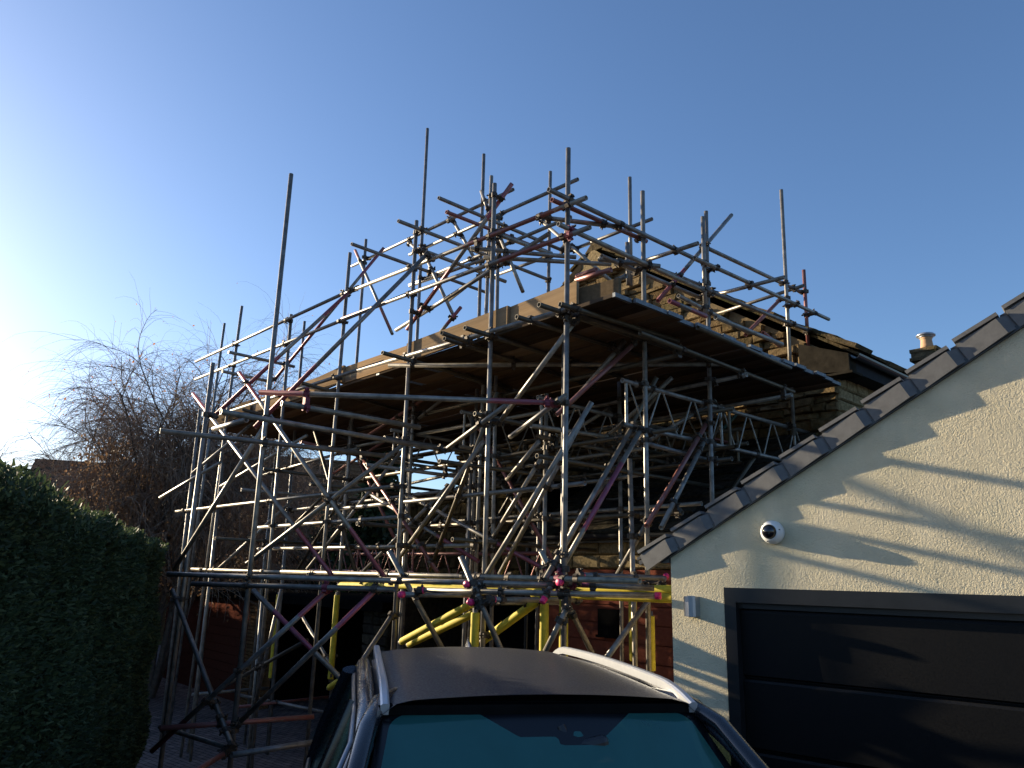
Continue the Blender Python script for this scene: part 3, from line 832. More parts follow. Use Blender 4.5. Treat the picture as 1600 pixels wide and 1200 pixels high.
('transom','g',(0.593,6.344,2.146),(1.417,7.073,2.146),'c0'),
('transom','g',(-0.303,6.642,1.904),(0.521,7.371,1.904),'c0'),
('ledger','g',(-3.761,8.985,0.435),(-2.472,7.530,0.537),''),
('transom','p',(-3.024,7.229,0.750),(-1.855,7.978,0.750),''),
('transom','g',(-2.136,6.523,0.700),(-1.493,7.221,0.700),''),
('transom','g',(-5.221,13.580,0.100),(-4.226,14.535,0.100),''),
('transom','g',(-4.514,13.705,0.100),(-2.536,12.121,0.100),''),
('transom','p',(-4.081,12.455,0.100),(-2.905,13.769,0.100),''),
('brace','p',(-2.472,7.530,0.537),(-2.348,6.182,0.613),''),
('scaffold_pole','y',(-3.857,13.320,0.384),(-3.857,13.320,1.793),'y'),
('scaffold_pole','y',(-2.425,11.249,0.648),(-2.425,11.249,1.861),'y'),
('scaffold_pole','y',(-0.277,7.137,1.349),(-0.277,7.137,1.841),'y'),
('scaffold_pole','y',(0.337,6.946,1.383),(0.337,6.946,1.944),'y'),
('scaffold_pole','y',(0.508,6.946,1.388),(0.508,6.946,2.003),'y'),
('scaffold_pole','y',(1.226,7.621,1.336),(1.226,7.621,2.011),'y'),
('scaffold_pole','y',(1.376,7.514,1.265),(1.376,7.514,1.839),'y'),
('ledger','y',(-2.274,10.625,1.967),(1.418,6.453,2.049),'y'),
('ledger','y',(0.230,7.719,1.972),(1.403,6.394,1.984),'y'),
('ledger','y',(-1.019,8.226,1.983),(-0.188,7.286,1.992),'y'),
('brace','y',(-1.157,8.759,1.396),(-0.325,7.818,1.864),'y'),
('brace','y',(-0.227,7.558,1.518),(0.342,6.914,1.972),'y'),
('brace','y',(-2.330,10.689,0.640),(-1.702,9.979,1.070),'y'),
('brace','y',(-1.121,9.171,1.338),(-0.320,8.115,1.754),'y'),
('ledger','r',(1.601,7.151,3.550),(-2.441,11.720,3.525),''),
('ledger','r',(2.358,7.955,3.400),(-0.822,11.550,3.384),''),
('ledger','r',(1.402,7.376,2.000),(-2.905,12.244,2.018),''),
('ledger','r',(2.842,8.917,3.750),(-0.339,12.512,3.755),''),
('transom','r',(-0.367,7.413,3.700),(2.254,9.733,3.676),''),
('transom','r',(-1.436,8.471,3.620),(1.260,10.856,3.616),''),
('transom','r',(-2.496,9.669,3.700),(0.050,11.922,3.699),''),
('transom','r',(-3.556,10.867,3.550),(-1.085,13.054,3.530),''),
('transom','r',(-0.400,7.451,2.100),(1.547,9.174,2.114),''),
('transom','r',(-1.423,8.456,2.050),(0.600,10.245,2.027),''),
('transom','r',(-2.463,9.632,2.100),(-0.441,11.421,2.093),''),
('transom','r',(-3.406,11.000,2.050),(-1.534,12.656,2.051),''),
('brace','g',(-0.075,8.049,2.150),(0.684,7.068,3.600),''),
('brace','r',(-0.893,8.996,2.179),(-0.158,7.941,4.057),''),
('brace','p',(-0.784,8.829,2.150),(-1.978,10.079,3.600),''),
('brace','r',(-1.958,10.096,2.131),(-3.042,11.420,4.315),''),
('brace','r',(0.529,8.446,2.236),(1.480,7.457,4.140),''),
('brace','p',(0.613,8.546,2.118),(-0.423,9.501,3.990),''),
('brace','p',(-1.451,10.712,2.374),(-2.571,11.892,4.203),''),
('brace','r',(-3.528,13.097,2.150),(-2.476,12.015,3.600),''),
('brace','g',(0.400,10.205,2.150),(1.403,9.137,3.600),''),
('brace','r',(-0.522,11.280,2.314),(0.559,10.075,4.177),''),
('brace','r',(-1.670,12.551,2.150),(-0.411,11.124,3.600),''),
('brace','r',(2.050,9.675,2.150),(2.904,8.824,3.600),''),
('brace','r',(1.971,9.746,2.568),(1.004,10.797,4.321),''),
('brace','g',(1.100,10.617,2.150),(0.077,11.875,3.600),''),
('brace','r',(0.068,11.811,2.053),(-0.920,13.149,3.984),''),
('brace','g',(-2.155,14.425,2.150),(-0.886,13.112,3.600),''),
('ledger','g',(0.716,7.170,3.000),(-2.531,10.840,2.993),''),
('ledger','r',(1.638,7.185,2.750),(-1.476,10.705,2.763),''),
('ledger','r',(1.638,7.185,4.300),(-2.537,11.903,4.340),''),
('ledger','g',(2.093,8.255,2.950),(-1.750,12.599,2.921),''),
('ledger','g',(-0.373,8.476,2.450),(-4.084,12.671,2.480),''),
('ledger','g',(2.528,7.839,4.300),(0.010,10.685,4.264),''),
('ledger','g',(3.240,8.468,4.250),(0.987,11.015,4.224),''),
('ledger','g',(2.349,9.550,3.200),(0.362,11.797,3.221),''),
('ledger','g',(-1.109,8.493,2.750),(-3.825,11.564,2.753),''),
('ledger','g',(-0.321,9.323,3.200),(-3.899,13.368,3.161),''),
('transom','r',(0.255,7.163,3.250),(2.652,9.283,3.242),''),
('transom','r',(-0.756,8.004,3.300),(1.940,10.389,3.335),''),
('transom','g',(-1.750,9.127,3.400),(0.797,11.380,3.417),''),
('transom','r',(-2.735,10.392,3.300),(-0.264,12.579,3.291),''),
('transom','r',(-1.816,9.202,2.700),(0.131,10.925,2.720),''),
('transom','r',(-0.598,8.278,2.500),(1.125,9.802,2.481),''),
('transom','g',(-4.020,11.392,3.300),(-1.623,13.512,3.327),''),
('transom','r',(-4.550,11.991,2.600),(-2.528,13.780,2.600),''),
]
# ------------------------------------------------------------------ scaffold
scaf = empty('scaffold', K)
tag(scaf, 'tall tube scaffold of galvanised and pink-sprayed poles around the gable, carrying a timber platform', 'scaffold')
NS = 16; RT = 0.02415; RI = 0.0195
def tube_mesh(name, L, r=RT, ri=RI):
    vs = []; n = NS
    for z, rad in ((0, ri), (0, r), (L, r), (L, ri)):
        for i in range(n):
            t = 2 * math.pi * i / n
            vs.append((rad * math.cos(t), rad * math.sin(t), z))
    fs = []
    for k in range(4):
        for i in range(n):
            a, b = k * n, ((k + 1) % 4) * n
            fs.append((a + i, a + (i + 1) % n, b + (i + 1) % n, b + i))
    me = bpy.data.meshes.new(name); me.from_pydata(vs, [], fs)
    me.polygons.foreach_set('use_smooth', [(k in (1, 3)) for k in range(4) for _ in range(n)])
    me.update(); return me
SEG = []
def tube(name, mat, a, b, fl='', parent=scaf, r=RT, reg=True):
    a = Vector(a); b = Vector(b); d = b - a
    me = tube_mesh(name, d.length, r, r * .81)
    me.materials.append(TM[mat] if isinstance(mat, str) else mat)
    o = bpy.data.objects.new(name, me); COL.objects.link(o)
    o.parent = parent
    base = parent.location if parent is scaf else Vector((0, 0, 0))
    o.location = a - base
    o.rotation_mode = 'QUATERNION'
    o.rotation_quaternion = d.to_track_quat('Z', 'Y')
    if reg: SEG.append((a, b, mat))
    L = d.length
    if 'y' in fl:
        m = MB(); z0 = .04; z1 = L - .04
        m.lathe([(RT + .001, z0), (.038, z0), (.040, z0 + .01), (.040, z1 - .01), (.038, z1), (RT + .001, z1)], n=14)
        m.build('foam_sleeve', M['foam'], o)
    if 'c' in fl:
        for k in ('0', '1'):
            if k in fl:
                m = MB(); z = -.012 if k == '0' else L + .012; s = 1 if k == '0' else -1
                m.lathe([(.0, z), (.024, z), (.0285, z + s * .004), (.0285, z + s * .05), (RT, z + s * .05)], n=16)
                m.build('end_cap', M['cap'], o)
    if name == 'scaffold_pole' and abs(a.z - ground_z(a.y)) < .1:
        m = MB(); m.bbox((0, 0, -.014), .15, .15, .008); m.cyl((0, 0, -.012), (0, 0, .06), .02)
        m.build('base_plate', M['coupler'], o)
    return o
for n_, m_, a_, b_, f_ in TUBES:
    tube(n_, m_, a_, b_, f_)

# lattice beams: two chords with uprights and zigzag lacing
def beam(a, b, h, mat='g', lean_=Vector((0, 0, 0)), step=.55):
    a = Vector(a); b = Vector(b); d = b - a; L = d.length; dn = d.normalized()
    ch = tube('lattice_beam', mat, a, b)
    inv = ch.rotation_quaternion.inverted()
    def loc(p): return inv @ (Vector(p) - a)
    dz = Vector((0, 0, -h))
    lo = MB(); lo.cyl(loc(a + dz), loc(b + dz), RT, n=14, cap=False)
    lo.cyl(loc(b + dz), loc(a + dz), RI, n=14, cap=False)
    lo.build('lower_chord', TM[mat], ch)
    SEG.append((a + dz, b + dz, mat))
    k = int(L / step); lc = MB(); s0 = .06
    for i in range(k):
        s = s0 + i * step
        if i % 3 == 0:
            lc.cyl(loc(a + dn * s), loc(a + dn * s + dz), .0165, n=8)
        lc.cyl(loc(a + dn * (s + .04)), loc(a + dn * (s + step * .5) + dz), .010, n=6)
        lc.cyl(loc(a + dn * (s + step * .5 + .05) + dz), loc(a + dn * (s + step)), .010, n=6)
    lc.build('lacing', TM[mat], ch)
beam(W(.08, .85, 4.03), W(.08, 4.9, 4.05), .44)
beam(W(1.36, .92, 4.08), W(1.36, 4.4, 4.05), .44)
beam(W(2.76, .93, 4.12), W(2.76, 4.4, 4.1), .44)
beam(W(4.3, .9, 4.08), W(4.3, 4.3, 4.06), .44)
beam(W(-.2, 2.38, 3.96), W(4.2, 2.38, 3.98), .42, 'r')
beam(W(.4, 3.5, 3.98), W(3.6, 3.5, 4.0), .42, 'r')
beam(W(2.2, 1.9, 2.42), W(7.0, 1.9, 2.44), .38, 'p', step=.5)
beam(W(4.4, 1.5, 2.5), W(7.6, 1.5, 2.5), .34, 'p', step=.5)

# couplers where two tubes pass within a hand's width
def closest(p1, q1, p2, q2):
    d1 = q1 - p1; d2 = q2 - p2; r = p1 - p2
    a = d1.dot(d1); e = d2.dot(d2); f = d2.dot(r); c = d1.dot(r); b = d1.dot(d2)
    den = a * e - b * b
    s = max(0, min(1, (b * f - c * e) / den)) if den > 1e-6 * a * e else .5
    t = (b * s + f) / e
    if t < 0: t = 0; s = max(0, min(1, -c / a))
    elif t > 1: t = 1; s = max(0, min(1, (b - c) / a))
    return p1 + d1 * s, p2 + d2 * t, b / math.sqrt(a * e)
joints = []
for i in range(len(SEG)):
    for j in range(i + 1, len(SEG)):
        pa, pb, cs = closest(SEG[i][0], SEG[i][1], SEG[j][0], SEG[j][1])
        dist = (pa - pb).length
        if dist < .135 and abs(cs) < .985:
            joints.append(((pa + pb) / 2, pa, pb, SEG[i], SEG[j], dist))
kept = []
for q in sorted(joints, key=lambda q: q[5]):
    if all((q[0] - r[0]).length > .07 for r in kept): kept.append(q)
kept.sort(key=lambda q: (q[0] - Vector((0, 0, CAM_H))).length)
crnd = random.Random(4)
def coupler_into(mb, q):
    c, pa, pb, sa, sb, dist = q
    for p, s in ((pa, sa), (pb, sb)):
        d = (s[1] - s[0]).normalized()
        mb.cyl(p - d * .026, p + d * .026, .0325, n=10)
        x = d.orthogonal().normalized(); x = Quaternion(d, crnd.uniform(0, 6.28)) @ x
        y = d.cross(x)
        # hinge lug, flap, bolt and nut
        mb.bbox(p + x * .040, .034, .02, .036, M=Matrix((x, y, d)).transposed())
        mb.cyl(p + x * .04 - y * .035, p + x * .04 + y * .048, .0065, n=6)
        mb.cyl(p + x * .04 + y * .022, p + x * .04 + y * .036, .0125, n=6)
        mb.bbox(p - x * .036, .02, .03, .045, M=Matrix((x, y, d)).transposed())
    dd = pb - pa
    if dd.length > .01:
        z = dd.normalized(); x = z.orthogonal().normalized(); y = z.cross(x)
        mb.bbox((pa + pb) / 2, .045, .045, max(dd.length - .02, .02), M=Matrix((x, y, z)).transposed())
rest = MB()
for k, q in enumerate(kept):
    if k < 99:
        mb = MB(); coupler_into(mb, q)
        red = 'p' in str(q[3][2]) and crnd.random() < .6
        o = mb.build('coupler', M['coupler_red'] if red else M['coupler'], scaf, q[0]); o.location = q[0] - scaf.location
    else: coupler_into(rest, q)
print('couplers', len(kept), 'tubes', len(SEG))
if rest.v:
    o = rest.build('couplers', M['coupler'], scaf); o.matrix_parent_inverse = Matrix.Translation(-scaf.location); tag(o, kind='stuff')

# toe boards on the left face
for (u0, u1, z0a, z0b, vv) in ((-.03, 1.0, 4.60, 4.58, .075), (.90, 2.72, 4.585, 4.575, .035), (2.60, 4.32, 4.57, 4.59, .075), (4.22, 5.0, 4.6, 4.56, .035), (4.9, 7.3, 4.585, 4.60, .075), (7.2, 8.95, 4.60, 4.59, .035)):
    m = MB(); L = u1 - u0
    m.box((0, 0, 0), (L, 0, (z0b - z0a)), (0, .036, 0), (0, 0, .225))
    o = m.build('toe_board', M['toe'], scaf)
    o.matrix_local = Matrix.Translation(W(u0, vv, z0a) - scaf.location) @ Matrix((U, V, Z)).transposed().to_4x4()
m = MB(); a_ = W(-.0, .13, 4.60); b_ = W(-.47, .16, 4.585); d_ = b_ - a_
m.box(a_, d_, V * .036, Z * .17)
tb = m.build('toe_board', M['toe'], scaf); tb.matrix_parent_inverse = Matrix.Translation(-scaf.location)
# deck: separate boards lying on the transoms
brnd = random.Random(21)
bmesh_cache = {}
def board_obj(L, width=.225):
    key = round(L, 2)
    if key not in bmesh_cache:
        m = MB(); m.bbox((L / 2, 0, .019), L, width, .038, bev=.004)
        mo = m.build('scaffold_board', M['board']); eo = []
        for x in (0.014, L - .014):
            e = MB()
            e.box((x - .016, -width / 2 - .001, -.001), (.032, 0, 0), (0, width + .002, 0), (0, 0, .040))
            eo.append(e.build('end_band', M['band'], mo))
        bmesh_cache[key] = (mo, eo, [True])
    mo, eo, fresh = bmesh_cache[key]
    if fresh[0]:
        fresh[0] = False; return mo
    r_ = mo.copy(); COL.objects.link(r_)
    for e_ in eo:
        c_ = e_.copy(); COL.objects.link(c_); c_.parent = r_
    return r_
rows = []
vpos = .20
k = 0
while vpos < 4.42:
    gap = .008 + brnd.uniform(0, .006)
    if k in (8, 9, 12): gap = .03
    cuts = [(-.50, 3.4), (3.42, 7.3), (7.32, 8.9)] if k % 2 == 0 else [(-.52, 2.7), (2.72, 5.6), (5.62, 8.9)]
    for (a, b) in cuts:
        if a > 7 and vpos > 3.2: continue
        a2 = a + brnd.uniform(-.03, .03) if a < 0 else a
        o = board_obj(b - a)
        o.matrix_world = Matrix.Translation(W(a2, vpos, 4.545 + brnd.uniform(0, .006))) @ Matrix((U, V, Z)).transposed().to_4x4() @ Matrix.Rotation(R(brnd.uniform(-.15, .15)), 4, 'Z')
        tag(o, 'weathered scaffold board lying in the timber deck of the scaffold platform', 'scaffold board', 'boards of the scaffold deck')
    vpos += .225 + gap
    k += 1

# ------------------------------------------------------------------ cream garage on the right
AG = R(-50.5)
GX = -Vector((math.sin(AG), math.cos(AG), 0))              # along the gable wall, towards the right
GN = Vector((GX.y, -GX.x, 0))                              # out of the wall, towards the drive
if GN.y > 0: GN = -GN
GO = Vector((1.238, 5.871, 0))
def G(s, z, d=0.0): return GO + GX * s + Z * z + GN * d
gar = empty('garage', G(3.0, -.7))
tag(gar, 'cream rendered garage with black sectional door and grey tiled verge, right of the car', 'garage')
GP = gar.location.copy()
def gp(mb, name, mat, parent=None):
    o = mb.build(name, mat, parent or gar)
    if parent is None: o.matrix_parent_inverse = Matrix.Translation(-GP)
    return o
TP = math.tan(R(29.6)); ZE = 2.30; SR = 3.0; WID = 6.0; DEP = 3.6
def gz(s): return ZE + TP * (s if s <= SR else 2 * SR - s)
D0, D1, DT = .42, 5.58, 2.083
m = MB(); ev = .0
def wall_face(d, flip=False):
    P = [G(0, -1, d), G(D0, -1, d), G(D0, DT, d), G(D1, DT, d), G(D1, -1, d), G(WID, -1, d), G(WID, gz(WID), d), G(SR, gz(SR), d), G(0, gz(0), d), G(0, DT, d), G(WID, DT, d)]
    F = [(0, 1, 2, 9), (9, 2, 3, 10, 6, 7, 8), (4, 5, 10, 3)]
    m.add(P, [tuple(reversed(f)) if flip else f for f in F])
wall_face(0.0); wall_face(-.22, True)
for a, b in (((D0, -1), (D0, DT)), ((D0, DT), (D1, DT)), ((D1, DT), (D1, -1))):
    m.add([G(*a, 0), G(*b, 0), G(*b, -.22), G(*a, -.22)], [(0, 1, 2, 3)])
m.add([G(0, -1), G(0, gz(0)), G(0, gz(0), -DEP), G(0, -1, -DEP)], [(0, 1, 2, 3)])
m.add([G(WID, -1), G(WID, -1, -DEP), G(WID, gz(WID), -DEP), G(WID, gz(WID))], [(0, 1, 2, 3)])
m.add([G(0, -1, -DEP), G(0, gz(0), -DEP), G(SR, gz(SR), -DEP), G(WID, gz(WID), -DEP), G(WID, -1, -DEP)], [(0, 1, 2, 3, 4)])
gp(m, 'wall', M['render'])
# roof slopes
SL = Vector((GX.x * math.cos(R(29.6)), GX.y * math.cos(R(29.6)), math.sin(R(29.6))))
SN = -GX * math.sin(R(29.6)) + Z * math.cos(R(29.6))
Lr = (SR + .25) / math.cos(R(29.6))
m = MB()
o_ = G(-.25, gz(0) - .25 * TP + .07, .02)
for i in range(int(Lr / .33) + 1):
    L1 = min(.40, Lr - i * .33)
    if L1 < .05: break
    m.box(o_ + SL * (i * .33) + SN * (.035 + .012), SL * L1 - SN * .03, -GN * (DEP + .04), SN * .02)
m.box(o_ + SN * .005, SL * Lr, -GN * (DEP + .04), SN * .03)
SL2 = Vector((-GX.x * math.cos(R(29.6)), -GX.y * math.cos(R(29.6)), math.sin(R(29.6)))); SN2 = GX * math.sin(R(29.6)) + Z * math.cos(R(29.6))
o2 = G(WID + .25, gz(0) - .25 * TP + .07, .02)
m.box(o2 + SN2 * .005, SL2 * Lr, -GN * (DEP + .04), SN2 * .05)
gp(m, 'roof', M['tile_dark'])
# dry-verge units stepping up the slope
unit_me = None
def verge_unit():
    m = MB()
    # local axes: x up the slope, y out of the wall, z normal to the slope
    L = .405
    # face panel swelling towards its upper end, then a bevel back to the joint
    m.hexa([(0, 0, -.128), (.262, 0, -.118), (.262, .058, -.118), (0, .034, -.128), (0, 0, .0), (.262, 0, -.004), (.262, .058, -.004), (0, .034, .0)])
    m.hexa([(.262, 0, -.118), (.335, 0, -.115), (.335, .016, -.115), (.262, .058, -.118), (.262, 0, -.004), (.335, 0, -.012), (.335, .016, -.012), (.262, .058, -.004)])
    # cap strip with a dark groove under it
    m.hexa([(.0, -.12, .016), (.285, -.12, .006), (.285, .062, .006), (.0, .044, .016), (.0, -.12, .040), (.285, -.12, .030), (.285, .062, .030), (.0, .044, .040)])
    m.box((.005, -.10, -.02), (.275, 0, -.008), (0, .118, 0), (0, 0, .04))
    return m
base_unit = None
nun = int(Lr / .33)
for side in (0, 1):
    for i in range(nun):
        if side == 0:
            x, z, o0 = SL, SN, G(-.185, gz(0) - .185 * TP)
        else:
            x, z, o0 = SL2, SN2, G(WID + .17, gz(0) - .17 * TP)
        y = GN
        if side == 1:
            continue
        p = o0 + x * (i * .33) + z * .125
        mm = Matrix((x, y, z)).transposed().to_4x4()
        mm = Matrix.Translation(p - GP) @ mm @ Matrix.Rotation(R(1.6), 4, 'Y')
        if base_unit is None:
            base_unit = verge_unit().build('verge_tile', M['grey_tile'], gar); o = base_unit
        else:
            o = base_unit.copy(); COL.objects.link(o); o.parent = gar
        o.matrix_local = mm
m = MB()
m.box(G(-.17, 2.25, .02), GX * .168, -GN * DEP, Z * .11)
m.box(G(.0, gz(0) - .012, .0), SL * 3.4, GN * .03, SN * .03)
gp(m, 'soffit_box', M['gutter'])
# door
m = MB()
m.box(G(D0, -1, -.10), GX * .085, GN * .115, Z * (DT + 1)); m.box(G(D1 - .085, -1, -.10), GX * .085, GN * .115, Z * (DT + 1))
m.box(G(D0 + .085, DT - .10, -.10), GX * (D1 - D0 - .17), GN * .115, Z * .10)
fr = gp(m, 'door_frame', M['black'])
m = MB()
m.box(G(D0 + .085, DT - .14, -.06), GX * (D1 - D0 - .17), GN * .02, Z * .04)
door = gp(m, 'garage_door', M['black'])
zt = DT - .14
for k in range(6):
    h = .455
    if zt < -.9: break
    m = MB(); z0 = zt - h
    x0, x1 = D0 + .088, D1 - .088
    m.add([G(x0, z0, -.085), G(x1, z0, -.085), G(x1, z0 + .012, -.060), G(x0, z0 + .012, -.060), G(x1, zt - .028, -.052), G(x0, zt - .028, -.052), G(x1, zt - .012, -.058), G(x0, zt - .012, -.058), G(x1, zt - .012, -.085), G(x0, zt - .012, -.085)],
          [(0, 1, 2, 3), (3, 2, 4, 5), (5, 4, 6, 7), (7, 6, 8, 9)])
    m.add([G(x0, z0 - .02, -.09), G(x1, z0 - .02, -.09), G(x1, zt, -.09), G(x0, zt, -.09)], [(0, 1, 2, 3)])
    gp(m, 'door_panel', M['door'], door)
    zt -= h + .006
# dome camera and lamp
cc = G(.80, 2.464)
dc = empty('dome_camera', cc)
tag(dc, 'white round dome security camera with dark eye on the cream garage wall', 'security camera')
def dp_(mb, n, mat):
    o = mb.build(n, mat, dc); o.matrix_parent_inverse = Matrix.Translation(-cc); return o
m = MB(); m.lathe([(0, 0), (.078, 0), (.081, .006), (.081, .028), (.078, .04), (.066, .066), (.056, .078), (.050, .080), (.0, .080)], cc, GN, 36)
dp_(m, 'housing', M['white'])
m = MB(); tilt = (GN - GX * .3 - Z * .05).normalized()
m.lathe([(.051 * math.cos(a), .051 * math.sin(a)) for a in [math.pi / 2 * i / 10 for i in range(11)]], cc + GN * .074 , GN, 32)
dp_(m, 'dome', M['dome'])
m = MB()
for a in (.6, 2.7, 4.8):
    x = GN.orthogonal().normalized(); y = GN.cross(x)
    m.cyl(cc + GN * .06 + (x * math.cos(a) + y * math.sin(a)) * .068, cc + GN * .068 + (x * math.cos(a) + y * math.sin(a)) * .068, .004, n=8)
dp_(m, 'screws', M['black'])
lc = G(.182, 1.943)
wl_ = empty('wall_light', lc); tag(wl_, 'small silver up-and-down wall light beside the garage door', 'wall light')
m = MB()
prof_l = [(-.045, 0), (.045, 0), (.045, .075), (.03, .088), (0, .094), (-.03, .088), (-.045, .075)]
vs = [lc + GX * a + GN * b + Z * z for z in (-.07, .07) for a, b in prof_l]; n = len(prof_l)
m.add(vs, [(i, (i + 1) % n, n + (i + 1) % n, n + i) for i in range(n)] + [tuple(range(n))[::-1], tuple(range(n, 2 * n))])
o = m.build('lamp_body', M['alu'], wl_); o.matrix_parent_inverse = Matrix.Translation(-lc)
m = MB(); m.cyl(lc + GN * .045 + Z * .0705, lc + GN * .045 + Z * .074, .03, n=16); m.cyl(lc + GN * .045 - Z * .074, lc + GN * .045 - Z * .0705, .03, n=16)
o = m.build('lamp_lens', M['lens'], wl_); o.matrix_parent_inverse = Matrix.Translation(-lc)
# satellite-style cable clips hanging at the corner of the soffit
# ------------------------------------------------------------------ car
CAR = Vector((0.15, 3.0, 0.0)); CYAW = R(11.3)
car = empty('parked_car', CAR, CYAW)
tag(car, 'dark blue estate car with silver roof rails and misted windscreen, parked facing the camera', 'car')
def cp(mb, name, mat, parent=None): return mb.build(name, mat, parent or car)
def roof_z(y): 
    t = max(0, min(1, y / 2.15)); return 1.700 + .022 * math.sin(math.pi * t) - .008 * t - (.03 * max(0, t - .8) * 5 * max(0, t - .8) * 5)
def roof_w(y): return .575 - .035 * (y / 2.15) ** 2
# roof panel
m = MB(); NY, NX = 28, 20; vs = []
for i in range(NY + 1):
    y = -.02 + 2.2 * i / NY
    for j in range(NX + 1):
        x = -1 + 2 * j / NX
        wv = roof_w(max(y, 0)) + .03
        bow = -.05 * (1 - x * x) if i == 0 else 0
        z = roof_z(y) - .034 * x * x - .05 * max(0, abs(x) - .88) / .12
        vs.append((wv * x, y + bow * (1 - i / 4 if i < 4 else 0), z))
m.add(vs, [(i * (NX + 1) + j, i * (NX + 1) + j + 1, (i + 1) * (NX + 1) + j + 1, (i + 1) * (NX + 1) + j) for i in range(NY) for j in range(NX)], 0, True)
cp(m, 'roof', M['car_roof'])
# windscreen: curved pane with printed border (attribute = distance inside the clear area)
NX, NY = 90, 60
vs = []; att = []
Wb, Wt = .735, .585; Hs = 1.03
for i in range(NY + 1):
    t = i / NY                                  # 0 at the roof, 1 at the scuttle
    for j in range(NX + 1):
        x = -1 + 2 * j / NX
        hw = Wt + (Wb - Wt) * t
        y = -.035 - .86 * t - .07 * (1 - x * x) * (1 - .2 * t) + .115
        z = roof_z(0) - .030 - .655 * t + .035 * math.sin(math.pi * t) - .02 * x * x
        vs.append((hw * x, y - .03, z))
        # metres along the pane
        px, py = abs(x * hw), t * Hs
        hx = hw - .034; ry = .05; rad = .07
        qx, qy = px - (hx - rad), (ry + rad) - py
        d = math.hypot(max(qx, 0), max(qy, 0)) + min(max(qx, qy), 0) - rad
        # sensor panel hanging from the top edge
        xs = x * hw - .03
        tw = .25 - (py - .09) * 1.1
        d2 = max(abs(xs) - tw, py - .175)
        d3 = max(abs(xs - .05) - .07, py - .215)
        d = max(d, -min(d2, d3))
        d = min(d, (math.hypot((xs - .055) / 1.5, py - .165) - .014))  # clear spot in the print stands in for the mirror's bright reflection
        att.append(d)
m = MB()
m.add(vs, [(i * (NX + 1) + j, (i + 1) * (NX + 1) + j, (i + 1) * (NX + 1) + j + 1, i * (NX + 1) + j + 1) for i in range(NY) for j in range(NX)], 0, True)
ws = cp(m, 'windscreen', M['windscreen'])
m = MB(); m.sweep([(-.6 + .1 * i, .03 - .075 * (1 - (i / 6 - 1) ** 2), roof_z(0) - .035 - .012 * (i / 6 - 1) ** 2) for i in range(13)], [(-.03, -.03), (.03, -.03), (.03, .002), (-.03, .002)], up=(0, 0, 1)); cp(m, 'windscreen_seal', M['matt_black'])
a_ = ws.data.attributes.new('border', 'FLOAT', 'POINT'); a_.data.foreach_set('value', att)
# mirror and sensor housing behind the screen
m = MB(); m.bbox((.07, -.17, 1.525), .25, .05, .07, bev=.02, M=Matrix.Rotation(R(-12), 3, 'Y')); m.cyl((.03, -.12, 1.60), (.06, -.16, 1.53), .018)
mi = cp(m, 'rear_view_mirror', M['black'])
m = MB(); m.bbox((.07, -.144, 1.525), .22, .004, .05, M=Matrix.Rotation(R(-12), 3, 'Y')); cp(m, 'mirror_glass', M['mirror'], mi)
# lower body by cross sections
prof_c = [(.0, .22), (.80, .22), (.90, .36), (.925, .60), (.925, .78), (.905, .94), (.865, 1.03), (.80, 1.045), (.0, 1.05)]
st = [(-1.98, .62, .40, .70), (-1.93, .80, .50, .74), (-1.75, .92, .70, .79), (-1.3, .98, .80, .89), (-.92, 1.0, .88, .965), (-.5, 1.0, .97, 1.0), (.3, 1.0, 1, 1.0), (1.2, 1.0, 1, 1.02), (1.9, .98, 1, 1.03), (2.3, .93, 1, 1.03), (2.45, .82, .9, .98)]
m = MB(); vs = []; npf = len(prof_c)
for y, wx, zz, top in st:
    ring = [(x * wx, y, (.22 + (z - .22) * (top - .22) / (1.05 - .22))) for x, z in prof_c]
    ring += [(-x, yy, z) for x, yy, z in reversed(ring[1:-1])]
    vs += ring
nr = len(vs) // len(st); fs_ = []
for i in range(len(st) - 1):
    for j in range(nr):
        fs_.append((i * nr + j, i * nr + (j + 1) % nr, (i + 1) * nr + (j + 1) % nr, (i + 1) * nr + j))
m.add(vs, fs_, 0, True); m.add(vs[:nr], [tuple(range(nr))]); m.add(vs[-nr:], [tuple(reversed(range(nr)))])
cp(m, 'body', M['car_paint'])
